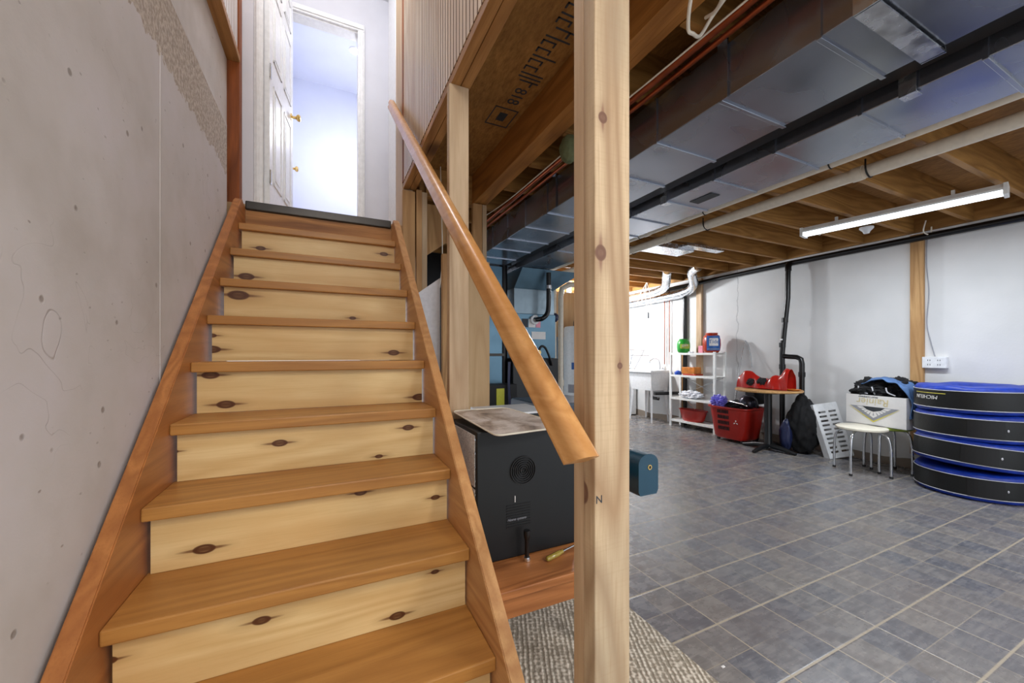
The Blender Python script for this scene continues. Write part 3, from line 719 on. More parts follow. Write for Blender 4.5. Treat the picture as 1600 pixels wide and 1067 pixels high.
cable('thin cable running down the edge of the wall board to the outlet',[(5.44,1.745,2.38),(5.44,1.752,2.1),(5.44,1.735,1.8),(5.44,1.75,1.5),(5.44,1.72,1.3),(5.435,1.69,1.16)],.004,'greyink')
for y,lb in ((5.09,'left of the two thin copper lines climbing the wall above the sink'),(4.98,'right of the two thin copper lines climbing the wall above the sink')):
    cable(lb,[(5.41,y,2.35),(5.41,y,1.8),(5.41,y,1.0)],.008,'copper','pipe','copper_pipe')
t=thing('clothes_hanger','white wire loops hanging from the joists near the sink','hanger',(5.0,4.95,1.85))
obj('wire_loop',tube(BM(),[(5.0,5.10,2.42),(4.98,5.22,2.25),(4.97,5.30,2.05),(4.99,5.22,2.1),(5.0,5.14,2.3),(5.0,5.11,2.42)],.005,6,True),M['cable'],t,smooth=True)
obj('wire_loop',tube(BM(),[(5.0,5.09,2.42),(5.0,5.02,2.2),(5.0,5.0,1.98),(5.0,5.06,1.9),(5.0,5.12,2.1),(5.0,5.105,2.42)],.005,6,True),M['cable'],t,smooth=True)
obj('clip',box(BM(),4.99,5.01,5.05,5.075,1.80,1.91,.003),M['darkink'],t)
# foil flex ducts
for dx,lb in ((-.04,'left one of two shiny foil ducts bending down to run along the wall top'),(.16,'right one of two shiny foil ducts bending down to run along the wall top')):
    y0=4.62-dx*1.9
    pts=[(4.72+dx,y0-.35,2.46),(4.9+dx*.6,y0-.15,2.42),(5.10+dx,y0+.05,2.30-dx*.2),(5.16+dx,y0+.3,2.24-dx*.3),(5.17+dx,y0+.9,2.22-dx*.3),(5.17+dx,6.6,2.20-dx*.3)]
    P=smoothpath(pts,8); bm=BM(); rr=[.066+(.003 if i%2 else 0) for i in range(len(P))]
    tube(bm,P,rr,20); mesh_thing('foil_duct',bm,M['foil'],lb,'duct',smooth=True)
# register boot between joists
t=thing('duct_boot','small flat galvanized duct branch under the joists beside the white pipes','duct',(3.5,3.3,2.36))
bm=BM(); box(bm,3.16,3.75,3.10,3.34,2.34,2.40,.004); obj('branch',bm,M['foil'],t)
bm=BM(); box(bm,3.55,4.15,3.02,3.12,2.37,2.395,.003); obj('flange',bm,M['foil'],t)

# ------------------------------------------------------------ furnace corner
fu=thing('furnace','grey furnace with steel plenum and black lower casing standing under the ducts','furnace',(2.24,4.4,0))
obj('lower_casing',box(BM(),1.90,2.50,3.98,4.72,.02,1.13,.006),M['black'],fu)
obj('upper_cabinet',box(BM(),1.955,2.52,4.08,4.72,1.132,1.66,.004),M['steelblue'],fu)
bm=BM(); box(bm,1.965,2.51,4.09,4.70,1.66,1.955,.003); obj('coil_box',bm,M['furnace_steel'],fu)
bm=BM()
A4=[bm.verts.new(p) for p in ((1.97,4.10,1.955),(2.50,4.10,1.955),(2.50,4.69,1.955),(1.97,4.69,1.955))]
B4=[bm.verts.new(p) for p in ((2.03,4.0,2.185),(2.85,4.0,2.185),(2.85,4.59,2.185),(2.03,4.59,2.185))]
fs=[bm.faces.new(A4),bm.faces.new(B4)]+[bm.faces.new((A4[i],A4[(i+1)%4],B4[(i+1)%4],B4[i])) for i in range(4)]
bmesh.ops.recalc_face_normals(bm,faces=fs); obj('plenum_hood',bm,M['steelblue'],fu)
for x0,x1,z0,z1,m in ((2.06,2.14,1.50,1.60,'darkink'),(2.15,2.24,1.50,1.60,'carton'),(2.25,2.31,1.50,1.60,'pink'),(2.19,2.38,1.36,1.45,'carton')):
    obj('sticker',box(BM(),x0,x1,4.076,4.0805,z0,z1),M[m],fu)
obj('gas_line',tube(BM(),[(2.21,3.955,1.20),(2.24,3.94,1.27),(2.30,3.94,1.25),(2.37,3.95,1.12),(2.40,3.965,1.05)],.014,10,True),M['abs'],fu,smooth=True)
obj('gas_valve',lathe(BM(),[(0,-.03),(.03,-.03),(.035,0),(.03,.03),(0,.03)],(2.20,3.95,1.2),14,axis='y'),M['brass'],fu,smooth=True)
# return air drop and tag
t=thing('return_duct','blue-grey sheet metal return duct standing left of the furnace','duct',(1.68,4.3,0))
obj('duct_body',box(BM(),1.52,1.80,4.06,4.5,.02,2.18,.004),M['steelblue'],t)
obj('tag',box(BM(),1.56,1.64,4.054,4.0605,1.33,1.52),M['yellowtag'],t,label='yellow tag')
obj('slide_gate',box(BM(),1.50,1.82,4.045,4.06,1.16,1.19),M['darkedge'],t)
t=thing('filter_cabinet','dark cabinet with a yellow tag low between the return duct and furnace','cabinet',(1.7,3.86,0))
obj('body',box(BM(),1.48,1.84,3.76,3.96,.02,.86,.004),M['darkslot'],t); obj('tag',box(BM(),1.60,1.69,3.754,3.7605,.62,.82),M['yellowtag'],t,label='yellow tag')
obj('hose',tube(BM(),[(1.74,3.74,1.1),(1.73,3.73,.8),(1.75,3.72,.6),(1.82,3.73,.5),(1.9,3.74,.47)],.014,10,True),M['navy'],t,smooth=True)
# vent pipes
t=thing('vent_pipe','black vent hose dropping onto the furnace side','pipe',(2.35,3.955,1.55))
obj('hose',tube(BM(),[(2.35,3.955,2.14),(2.35,3.955,1.78),(2.33,3.955,1.66),(2.27,3.96,1.60),(2.23,4.02,1.59)],.028,14,True),M['abs'],t,smooth=True)
obj('collar',lathe(BM(),[(.03,-.02),(.055,-.02),(.055,.01),(.03,.01)],(2.22,4.06,1.59),18,axis='y'),M['whiteplastic'],t,smooth=True)
obj('clamp',lathe(BM(),[(.029,-.02),(.036,-.02),(.036,.02),(.029,.02)],(2.35,3.955,1.97),16),M['chrome'],t,smooth=True)
t=thing('exhaust_pipe','left one of two white plastic exhaust pipes right of the furnace','pipe',(2.715,4.43,0))
obj('pipe_run',tube(BM(),[(2.715,4.43,.05),(2.715,4.43,1.90),(2.72,4.44,2.02),(2.78,4.6,2.10),(2.80,4.9,2.12)],.032,14),M['pvc'],t,smooth=True)
obj('valve',blob(BM(),(2.69,4.37,1.66),(.05,.05,.06),.2,3,1,3),M['navy'],t,smooth=True,label='dark blue valve body')
t=thing('exhaust_pipe','right one of two white plastic exhaust pipes right of the furnace','pipe',(2.82,4.43,0))
obj('pipe_run',tube(BM(),[(2.82,4.43,.05),(2.82,4.43,1.95),(2.84,4.43,2.06),(2.95,4.43,2.12),(3.3,4.44,2.15),(3.4,4.44,2.18)],.036,14),M['pvc'],t,smooth=True)
obj('fitting',lathe(BM(),[(.036,-.04),(.045,-.04),(.045,.04),(.036,.04)],(2.82,4.43,.8),16),M['pvc'],t,smooth=True)
t=thing('water_heater','white water heater tank behind the exhaust pipes, with printed labels','water heater',(3.42,4.84,0))
obj('tank',lathe(BM(),[(0,.02),(.235,.02),(.24,.05),(.24,1.56),(.225,1.59),(0,1.60)],(3.42,4.84,0),36),M['tankwhite'],t,smooth=True)
obj('black_vent',lathe(BM(),[(0,0),(.1,0),(.1,.06),(.07,.15),(0,.16)],(3.42,4.84,1.60),20),M['abs'],t,smooth=True)
def cyl_patch(cx,cy,r,a0,a1,z0,z1,m,par,nm='label'):
    bm=BM(); sheet(bm,lambda u,v:(cx+r*math.cos(a0+(a1-a0)*u),cy+r*math.sin(a0+(a1-a0)*u),z0+(z1-z0)*v),8,1,.002); return obj(nm,bm,M[m],par)
cyl_patch(3.42,4.84,.2425,math.radians(205),math.radians(222),.96,1.06,'blueink',t)
cyl_patch(3.42,4.84,.2425,math.radians(190),math.radians(250),.62,.74,'greyink',t)
cyl_patch(3.42,4.84,.2425,math.radians(190),math.radians(250),.40,.58,'greyink',t)
mesh_thing('plywood_panel',box(BM(),2.93,3.95,5.18,5.20,1.45,2.15,.002),M['plywood'],'pale plywood panel behind the exhaust pipes','board')
for x in (3.35,4.05): pass
mesh_thing('panel_frame',box(BM(),2.90,3.95,5.201,5.24,0,2.16,.002),M['partition'],'pale blue-grey partition carrying the pale plywood panel','partition')
t=thing('ceiling_bulb','bare lit bulb hanging near the water heater','ceiling light',(3.73,5.6,2.12))
obj('bulb_glass',lathe(BM(),[(0,-.08),(.022,-.074),(.035,-.05),(.03,-.022),(.016,0),(0,0)],(3.73,5.6,2.2),18),M['bulb'],t,smooth=True)
obj('socket',lathe(BM(),[(0,0),(.02,0),(.04,.03),(.045,.22),(0,.22)],(3.73,5.6,2.2),18),M['whiteplastic'],t,smooth=True)
# boards leaning behind the stud wall
mesh_thing('plywood_panel',box(BM(),.975,1.175,2.90,2.915,0,1.92,.002),M['plywood'],'tall pale plywood panel leaning under the heavy beam','board')
bm=prism(BM(),[(.50,0),(.69,0),(.69,1.70),(.53,1.58)],'y',2.60,2.615); mesh_thing('drywall_panel',bm,M['towel'],'pale panel with a slanted top leaning behind the right stringer','board')
mesh_thing('loose_stud',box(BM(),.685,.73,2.52,2.558,0,1.85,.004),M['stud_far'],'loose stud leaning between the pale slanted panel and the tall stud','stud')
bm=prism(BM(),[(.68,2.40),(1.02,2.40),(1.02,2.2),(.68,1.95)],'y',3.14,3.16); mesh_thing('stair_gusset',bm,M['stud_far'],'slanted wooden brace high in the dark opening','board')
cable('thin pale wire dangling in the dark opening behind the stairs',[(.80,3.0,2.653),(.80,2.98,2.4),(.80,2.95,2.1),(.80,2.95,1.9),(.785,2.94,1.75),(.765,2.93,1.63),(.76,2.93,1.6)],.004)
struct('wall_dark_backing',box(BM(),.66,1.45,4.7,4.8,0,2.655),M['steel'])  # near-black colour stands in for the unlit space behind the stairs

# ------------------------------------------------------------ bench with the black appliance
t=thing('wooden_bench','orange pine bench under the black appliance behind the stairs','bench',(.72,1.38,.012))
bm=BM(); box(bm,.452,.985,1.137,1.635,.39,.42,.004); 
obj('bench_top',bm,M['bench'],t)
obj('apron',box(BM(),.50,.96,1.155,1.18,.315,.389,.003),M['bench'],t); obj('apron',box(BM(),.50,.96,1.60,1.625,.315,.389,.003),M['bench'],t)
for x,y in ((.462,1.145),(.935,1.145),(.462,1.59),(.935,1.59)): obj('leg',box(BM(),x,x+.04,y,y+.04,.012,.389,.003),M['bench'],t)
t=thing('black_appliance','large black boxy appliance with a round fan vent, standing on the pine bench','appliance',(.69,1.47,.42))
X0,X1,Y0,Y1,Z0,Z1=.484,.912,1.315,1.632,.421,.902
obj('casing',box(BM(),X0,X1,Y0,Y1,Z0,Z1,.004),M['machine'],t)
bm=BM(); box(bm,X0-.003,X0,Y0+.02,Y1-.005,.70,Z1-.015); gr=obj('rear_grille',bm,M['grille'],t,label='silver perforated panel')
bm=BM(); box(bm,X0-.003,X0,Y0+.02,Y1-.005,Z0+.03,.69); obj('rear_grille',bm,M['grille'],t,label='silver perforated panel')
obj('power_socket',box(BM(),X0-.006,X0-.003,1.545,1.60,.79,.85),M['navy'],gr)
bm=BM()
for k in range(9):
    z=Z0+.05+k*.05; box(bm,X0-.005,X0-.003,1.325,1.332,z,z+.007)
obj('screws',bm,M['chrome'],t)
cx,cz=.668,.745
bm=BM()
for r in (.012,.02,.028,.036,.044,.052): lathe(bm,[(r-.0022,0),(r-.0016,-.007),(r+.0006,-.007),(r+.0012,0)],(cx,Y0,cz),40,axis='y')
for k in range(3):
    a=PI/4+k*2*PI/3; tube(bm,[(cx,Y0-.002,cz),(cx+.052*math.cos(a),Y0-.002,cz+.052*math.sin(a))],.0018,6)
obj('fan_vent',bm,M['rubber'],t,smooth=True)
bm=BM()
for k in range(9): box(bm,.60,.70,Y0-.002,Y0,.535+k*.010,.540+k*.010)
obj('vent_slots',bm,M['darkslot'],t)
obj('white_mark',box(BM(),.634,.637,Y0-.001,Y0,.628,.652),M['carton'],t)
bm=textbm('Home system',.014,.0003,font_shear=.3); obj('printed_line',xf(bm,frame((.642,Y0-.0025,.565),(1,0,0),(0,0,1))),M['greyink'],t)
# stained tray on it
def rounded(x0,x1,y0,y1,r,n=5):
    pts=[]
    for cx_,cy_,a0 in ((x1-r,y1-r,0),(x0+r,y1-r,90),(x0+r,y0+r,180),(x1-r,y0+r,270)):
        for k in range(n+1):
            a=math.radians(a0+90*k/n); pts.append((cx_+r*math.cos(a),cy_+r*math.sin(a)))
    return pts
t=thing('plastic_mat','stained white plastic mat lying on top of the black appliance','mat',(.66,1.42,.905))
def rpoly(P,r,n=5):
    out=[]; m=len(P)
    for i_ in range(m):
        p=Vector(P[i_]); a_=(Vector(P[i_-1])-p).normalized(); b_=(Vector(P[(i_+1)%m])-p).normalized()
        A_=p+a_*r; B_=p+b_*r
        for k in range(n+1):
            u=k/n; out.append((1-u)**2*A_+2*u*(1-u)*p+u*u*B_)
    return out
MP=[(q.x,q.y,.9075+max(0,(q.y-1.214))*.075) for q in rpoly([(.516,1.212),(.83,1.245),(.735,1.622),(.484,1.622)],.03)]
bm=BM(); A_=[bm.verts.new(p) for p in MP]; B_=[bm.verts.new((p[0],p[1],p[2]-.004)) for p in MP]
bm.faces.new(A_); bm.faces.new(B_[::-1])
for k in range(len(MP)): bm.faces.new((A_[k],B_[k],B_[(k+1)%len(MP)],A_[(k+1)%len(MP)]))
bmesh.ops.recalc_face_normals(bm,faces=bm.faces[:]); obj('mat_sheet',bm,M['tray'],t)
bm=BM(); P=[Vector(p) for p in MP]; P.append(P[0]); tube(bm,P,.003,6,caps=False); obj('mat_rim',bm,M['cream'],t)
t=thing('flashlight','small black flashlight standing upright on the bench','flashlight',(.665,1.275,.421))
obj('barrel',lathe(BM(),[(0,.012),(.008,.012),(.008,.075),(.011,.085),(.013,.10),(.012,.112),(0,.113)],(.665,1.275,.421),20),M['black'],t,smooth=True)
obj('lens_ring',lathe(BM(),[(0,0),(.012,0),(.013,.006),(.011,.014),(0,.014)],(.665,1.275,.421),20),M['chrome'],t,smooth=True)
t=thing('screwdriver','screwdriver with a yellow handle lying on the bench','screwdriver',(.75,1.24,.43))
p0=Vector((.725,1.235,.431)); dv=Vector((.96,.28,0)).normalized()
obj('handle',tube(BM(),[p0,p0+dv*.006,p0+dv*.07,p0+dv*.08,p0+dv*.088],[.005,.0095,.0095,.006,.008],8),M['knobgold'],t,smooth=True)
obj('shank',tube(BM(),[p0+dv*.088,p0+dv*.19],.003,8),M['chrome'],t,smooth=True)
t=thing('water_bottle_pack','white low table corner seen behind the black appliance','side table',(1.25,2.6,0))
obj('table_top',box(BM(),.96,1.42,2.35,2.75,.76,.79,.003),M['whiteplastic'],t)
for x,y in ((.97,2.36),(1.38,2.36),(.97,2.71),(1.38,2.71)): obj('leg',box(BM(),x,x+.03,y,y+.03,0,.759),M['whiteplastic'],t)
t.name='side_table'
mesh_thing('storage_chest',box(BM(),1.45,2.05,2.55,3.1,.0,.80,.02),M['chestgrey'],'blue-grey chest behind the black appliance','chest')

# ------------------------------------------------------------ laundry sink and washer
t=thing('laundry_sink','white plastic laundry tub on four splayed legs against the wall','sink',(5.22,5.27,0))
x0,x1,y0,y1=4.98,5.43,4.98,5.55
bm=BM()
def frus(bm,a,b):
    (ax0,ax1,ay0,ay1,az),(bx0,bx1,by0,by1,bz)=a,b
    A=[bm.verts.new(p) for p in ((ax0,ay0,az),(ax1,ay0,az),(ax1,ay1,az),(ax0,ay1,az))]; B=[bm.verts.new(p) for p in ((bx0,by0,bz),(bx1,by0,bz),(bx1,by1,bz),(bx0,by1,bz))]
    fs=[bm.faces.new(A),bm.faces.new(B)]+[bm.faces.new((A[i],A[(i+1)%4],B[(i+1)%4],B[i])) for i in range(4)]
    bmesh.ops.recalc_face_normals(bm,faces=fs)
frus(bm,(x0+.05,x1-.02,y0+.04,y1-.04,.55),(x0+.01,x1-.005,y0+.01,y1-.01,.86))
obj('basin',bm,M['whiteplastic'],t)
bm=BM(); 
for q in ((x0-.02,x0+.03,y0-.02,y1+.02),(x1-.03,x1+.015,y0-.02,y1+.02),(x0+.03,x1-.03,y0-.02,y0+.03),(x0+.03,x1-.03,y1-.03,y1+.02)): box(bm,*q,.861,.90,.006)
obj('rim',bm,M['whiteplastic'],t)
for (x,y,sx,sy) in ((x0+.07,y0+.06,-1,-1),(x1-.06,y0+.06,1,-1),(x0+.07,y1-.06,-1,1),(x1-.06,y1-.06,1,1)):
    bm=BM(); tube(bm,[(x,y,.60),(x+sx*.035,y+sy*.04,0)],[.032,.018],4); obj('leg',bm,M['whiteplastic'],t)
obj('faucet',tube(BM(),[(5.36,5.15,.90),(5.36,5.15,1.0),(5.33,5.16,1.08),(5.24,5.17,1.10),(5.16,5.18,1.06),(5.15,5.18,1.02)],.011,10,True),M['chrome'],t,smooth=True)
obj('tap_handle',lathe(BM(),[(0,0),(.028,0),(.03,.02),(.012,.04),(0,.04)],(5.36,5.08,.905),14),M['chrome'],t,smooth=True)
obj('drain_trap',tube(BM(),[(5.2,5.2,.56),(5.2,5.2,.46),(5.15,5.12,.42),(5.1,4.95,.42),(5.1,4.92,.42)],.028,12,True),M['abs'],t,smooth=True)
pipe('drain_pipe',[(4.96,4.88,.52),(5.34,4.78,.52),(5.40,4.755,.52)],.028,M['abs'],'black horizontal waste pipe under the sink with a round cleanout end')
t=thing('drying_rack','thin grey metal folding rack standing on the sink edge','rack',(5.08,5.5,.90))
for a,b in (((5.0,5.52,1.26),(5.1,4.98,1.24)),((5.0,5.5,1.16),(5.06,5.1,1.16)),((5.02,5.50,1.27),(5.03,5.52,.905)),((5.06,5.22,1.25),(5.0,5.40,.905)),((5.02,5.45,1.2),(5.0,5.55,.905))):
    obj('rod',tube(BM(),[a,b],.007,8),M['chrome'],t,smooth=True)
t=thing('washing_machine','white washing machine standing beyond the laundry sink','washing machine',(5.1,6.1,0))
obj('cabinet',box(BM(),4.78,5.40,5.78,6.40,.02,.93,.012),M['whitemetal'],t); obj('control_panel',box(BM(),4.78,5.40,6.20,6.40,.931,1.07,.012),M['whiteplastic'],t)
obj('front_panel',box(BM(),4.84,5.34,5.774,5.781,.06,.62,.004),M['whiteplastic'],t)

# ------------------------------------------------------------ white shelf
SX0,SX1,SY0,SY1=5.13,5.38,3.88,4.72
t=thing('shelf_unit','white four-tier metal shelf unit against the wall','shelf',(5.26,4.3,0))
SZ=(.115,.475,.845,1.20)
for x in (SX0,SX1-.025):
    for y in (SY0,SY1-.03): obj('upright',box(BM(),x,x+.025,y,y+.035,0,1.215,.002),M['whitemetal'],t)
for z in SZ:
    bm=BM(); box(bm,SX0+.001,SX1-.001,SY0+.001,SY1-.001,z-.004,z); box(bm,SX0-.002,SX0+.004,SY0,SY1,z-.03,z+.002); box(bm,SX1-.004,SX1+.002,SY0,SY1,z-.03,z+.002)
    obj('shelf_board',bm,M['whitemetal'],t)
obj('cross_brace',tube(BM(),[(SX1-.01,SY0+.02,.50),(SX1-.01,SY1-.02,.83)],.004,6),M['chrome'],t)
obj('cross_brace',tube(BM(),[(SX1-.01,SY1-.02,.50),(SX1-.01,SY0+.02,.83)],.004,6),M['chrome'],t)
def jar(name,label,c,r,h,m,capm,lab,text,tcol,cat='tub'):
    t=thing(name,label,cat,c)
    prof=[(0,0),(r*.7,0),(r*.92,h*.12),(r,h*.4),(r*.98,h*.65),(r*.85,h*.85),(r*.62,h*.93),(0,h*.93)]
    obj('body',lathe(BM(),prof,c,32),M[m],t,smooth=True,ang=60)
    obj('lid',lathe(BM(),[(0,h*.93),(r*.66,h*.93),(r*.66,h),(0,h)],c,28),M[capm],t,smooth=True)
    a=math.atan2(-c[1],-c[0]); 
    for (da,z0,z1,mm,k) in lab:
        bm=BM(); 
        def fn(u,v,da=da,z0=z0,z1=z1,k=k):
            z=h*(z0+(z1-z0)*v); rr=r*(1.0 if .3<z/h<.7 else .97)+k; aa=a+.25+da*(u*2-1); return (c[0]+rr*math.cos(aa),c[1]+rr*math.sin(aa),c[2]+z)
        sheet(bm,fn,10,4,.001); obj('label',bm,M[mm],t,smooth=True)
    bm=textbm(text,h*.26,.0006); 
    for v in bm.verts:
        x,y,z=v.co; aa=a+.25+x/r; rr=r+.006+z
        v.co=Vector((c[0]+rr*math.cos(aa),c[1]+rr*math.sin(aa),c[2]+h*.55+y))
    obj('lettering',bm,M[tcol],t)
    return t
jar('detergent_tub','round green detergent tub on the left of the top shelf',(5.20,4.50,1.201),.10,.225,'green','green',[(.75,.3,.62,'lime',.003)],'gain','carton')
jar('detergent_tub','large orange detergent tub on the right of the top shelf',(5.24,4.02,1.201),.125,.30,'orange','orange',[(.8,.12,.85,'blueink',.003),(.5,.35,.75,'carton',.0045),(.7,.18,.30,'goldink',.0045)],'Tide','blueink')
bm=BM(); box(bm,5.22,5.29,4.16,4.24,1.201,1.31,.004); mesh_thing('small_box',bm,M['pink'],'small pink box left of the orange tub on the top shelf','box')
mesh_thing('crumpled_paper',blob(BM(),(5.17,4.33,1.212),(.03,.05,.012),.4,4,3,3,1.201),M['towel'],'crumpled white paper between the tubs on the top shelf','paper',smooth=True)
mesh_thing('carton_box',box(BM(),5.16,5.32,4.27,4.50,.870,.975,.004),M['gold'],'amber gift carton on the second shelf','box')
mesh_thing('carton_box',box(BM(),5.15,5.33,4.24,4.47,.846,.869,.003),M['orange'],'flat orange box under the amber carton','box')
mesh_thing('blue_tin',lathe(BM(),[(0,0),(.05,0),(.055,.04),(.03,.06),(0,.07)],(5.19,4.60,.846),20),M['boxblue'],'small blue tin left of the amber carton','tin',smooth=True)
mesh_thing('folded_cloth',blob(BM(),(5.24,4.38,.53),(.10,.19,.065),.35,3.5,5,5,.476),M['towel'],'heap of white cloths on the third shelf','cloth',smooth=True)
t=thing('basin','oval red plastic basin on the bottom shelf','basin',(5.25,4.36,.116))
obj('bowl',lathe(BM(),[(0,0),(.145,0),(.17,.03),(.205,.165),(.222,.175),(.222,.182),(.20,.18),(.16,.03),(0,.012)],(5.25,4.36,.116),36,.60,1.15),M['red'],t,smooth=True,ang=60)
mesh_thing('wooden_stick',tube(BM(),[(5.34,4.40,.30),(5.33,4.60,.46)],.008,8),M['cream'],'pale stick poking out of the red basin','stick')

# ------------------------------------------------------------ red cart
c=Vector((5.06,3.50,0)); t=thing('laundry_basket','deep red plastic laundry basket on small wheels','basket',c)
def rr_ring(bm,hw,hd,z,r,n=5): return [bm.verts.new((p[0],p[1],z)) for p in rounded(-hw,hw,-hd,hd,r,n)]
bm=BM(); rings=[rr_ring(bm,.17,.20,.04,.07),rr_ring(bm,.19,.225,.07,.08),rr_ring(bm,.225,.275,.44,.09),rr_ring(bm,.25,.30,.455,.1),rr_ring(bm,.25,.30,.475,.1),rr_ring(bm,.215,.265,.47,.08),rr_ring(bm,.17,.205,.07,.07)]
fs=[bm.faces.new(rings[0][::-1])]
for A_,B_ in zip(rings,rings[1:]):
    for k in range(len(A_)): fs.append(bm.faces.new((A_[k],A_[(k+1)%len(A_)],B_[(k+1)%len(A_)],B_[k])))
fs.append(bm.faces.new(rings[-1])); bmesh.ops.recalc_face_normals(bm,faces=fs)
obj('tub',bm,M['red'],t,world=False,smooth=True)
bm=BM()
for r_ in range(4):
    for k in range(7):
        z=.16+r_*.075; x=-.197-(z-.07)*.095; y=-.05+k*.024+.02
        box(bm,x-.004,x+.004,y-.006,y+.006,z,z+.045)
obj('slots',bm,M['darkslot'],t,world=False)
bm=BM()
for k in range(3):
    a=PI/2+k*2*PI/3; yy=-.14; zz=.28
    tube(bm,[(-.218,yy+.012*math.cos(a),zz+.012*math.sin(a)),(-.22,yy+.03*math.cos(a),zz+.03*math.sin(a))],.006,6)
obj('recycling_mark',bm,M['carton'],t,world=False)
for x in (-.13,.13):
    for y in (-.17,.17): obj('wheel',lathe(BM(),[(0,-.012),(.02,-.012),(.02,.012),(0,.012)],(x,y,.02),14,axis='x'),M['black'],t,world=False,smooth=True)
mesh_thing('plastic_bag',blob(BM(),(4.94,3.68,.52),(.085,.10,.085),.45,4,9,5,.44),M['purple'],'crumpled lilac plastic bag on the left of the red basket','bag',smooth=True)
mesh_thing('cloth_bundle',blob(BM(),(5.06,3.46,.48),(.13,.16,.07),.35,4,4,5),M['rubber'],'dark bundle of cloths filling the red basket','cloth',smooth=True)
for (p,q,lb) in (((4.98,3.62,.545),(4.92,3.30,.52),'upper metal tool handle lying across the red basket'),((5.0,3.56,.54),(4.93,3.26,.505),'lower metal tool handle lying across the red basket')):
    mesh_thing('tool_handle',tube(BM(),[p,q],.011,10),M['chrome'],lb,'tool',smooth=True)
cable('bent wire rod rising from the red basket to the wall',[(5.1,3.56,.50),(5.25,3.58,1.0),(5.38,3.60,1.33),(5.42,3.60,1.36),(5.42,3.54,1.2),(5.42,3.52,1.0)],.005,'chrome','rod','wire_rod')
# black chair/seat behind the table
t=thing('camp_chair','dark folded seat behind the round table','chair',(5.28,3.40,0))
bm=BM(); box(bm,5.17,5.38,3.31,3.46,.50,.86,.02); obj('seat_shell',bm,M['blackcloth'],t)
bm=BM(); tube(bm,[(5.25,3.33,0),(5.25,3.33,.5)],.012,8); tube(bm,[(5.35,3.44,0),(5.35,3.44,.5)],.012,8); obj('leg',bm,M['black'],t)
t.name='folding_chair'
mesh_thing('helmet',lathe(BM(),[(0,0),(.10,0),(.115,.05),(.10,.11),(.06,.15),(0,.165)],(5.05,3.33,.48),28),M['sharp2'],'shiny dark round pot on the right of the red basket','pot',smooth=True)
# round pedestal table
c=Vector((4.90,2.98,0)); t=thing('round_table','round wood-topped table on a black column, standing against the wall','table',c)
obj('table_top',lathe(BM(),[(0,.725),(.345,.725),(.355,.733),(.355,.747),(.35,.752),(0,.752)],c,48),M['tabletop'],t,smooth=True)
obj('column',lathe(BM(),[(0,.04),(.05,.04),(.042,.07),(.042,.69),(.12,.70),(.12,.724),(0,.724)],c,24),M['black'],t,smooth=True)
for k in range(4):
    a=.05+k*PI/2; d_=Vector((math.cos(a),math.sin(a),0)); 
    bm=BM(); tube(bm,[c+d_*.03+Vector((0,0,.06)),c+d_*.15+Vector((0,0,.05)),c+d_*.28+Vector((0,0,.022)),c+d_*.31+Vector((0,0,.018))],[.035,.03,.022,.017],10); obj('foot',bm,M['black'],t,smooth=True)
# red plastic bag on it
t=thing('plastic_bag','torn shiny red plastic bag with dark things inside, lying on the round table','bag',(4.90,3.0,.753))
def fbag(u,v):
    y=.33-.62*u; a=PI*v; w=.11*(1-.4*abs(u-.5)); zz=.16*(1+.25*math.sin(u*9))*math.sin(a)
    if u>.8: zz*=1+ (u-.8)*2.0
    return (-w*math.cos(a)+.01*math.sin(u*23+v*5),y,.004+zz*(1+.28*noise.noise(Vector((u*7,v*4,1)))))
obj('bag_film',sheet(BM(),fbag,40,16,.003),M['redclear'],t,world=False,smooth=True)
obj('bag_tail',blob(BM(),(0,0,.012),(.13,.27,.012),.2,4,6,4),M['red'],t,world=False,smooth=True)
for yy,zz in ((.15,.07),(.02,.08)):
    obj('dark_contents',blob(BM(),(-.055,yy,zz),(.055,.065,.055),.25,3,int(yy*100),4,.01),M['blackcloth'],t,world=False,smooth=True)
mesh_thing('small_dish',lathe(BM(),[(0,0),(.05,0),(.075,.012),(.075,.018),(0,.012)],(4.93,2.71,.753),24),M['gold'],'small brown dish right of the red bag on the round table','dish',smooth=True)
# black bag on the floor
t=thing('backpack','bulky black travel bag slumped on the floor right of the drain pipe','bag',(5.14,2.75,0))
obj('body',blob(BM(),(5.15,2.72,.32),(.16,.165,.34),.16,2.2,11,5,.0),M['blackcloth'],t,smooth=True)
obj('side_pocket',blob(BM(),(5.02,2.84,.2),(.06,.07,.19),.12,2.5,4,4,.0),M['navy'],t,smooth=True)
obj('top_handle',tube(BM(),[(5.16,2.80,.57),(5.15,2.77,.66),(5.15,2.71,.67),(5.16,2.68,.58)],.025,8,True),M['blackcloth'],t,smooth=True)
# white slotted crate leaning
BL,BR,TL=Vector((5.11,2.425,.004)),Vector((5.37,2.33,.035)),Vector((5.13,2.585,.59))
ex=(BR-BL); ww=ex.length*1.04; ex.normalize(); ey=(TL-BL); hh=ey.length; ey=(ey-ex*ey.dot(ex)).normalized()
t=thing('slotted_crate','white plastic tray with two columns of slots leaning against the black bag','tray',BL)
lean=frame((0,0,0),ex,ey)   # local x across, y up the face, z towards the room
bm=BM()
for (a,b) in ((0,.035),(ww/2-.018,ww/2+.018),(ww-.035,ww)): box(bm,a,b,0,hh,-.006,.006,.003)
n=10
for k in range(n+1):
    z=.04+k*.050
    box(bm,.002,ww-.002,z-.014 if k else 0,z+.014 if k<n else hh,-.0055,.0055,.002)
obj('slotted_face',xf(bm,lean),M['whiteplastic'],t,world=False)
bm=BM(); box(bm,-.006,.0,0,hh,-.07,.006,.002); box(bm,ww,ww+.006,0,hh,-.07,.006,.002); box(bm,0,ww,hh-.0,hh+.006,-.07,.006,.002); box(bm,0,ww,-.004,.0,-.03,.006,.002)
obj('side_walls',xf(bm,lean),M['whiteplastic'],t,world=False)
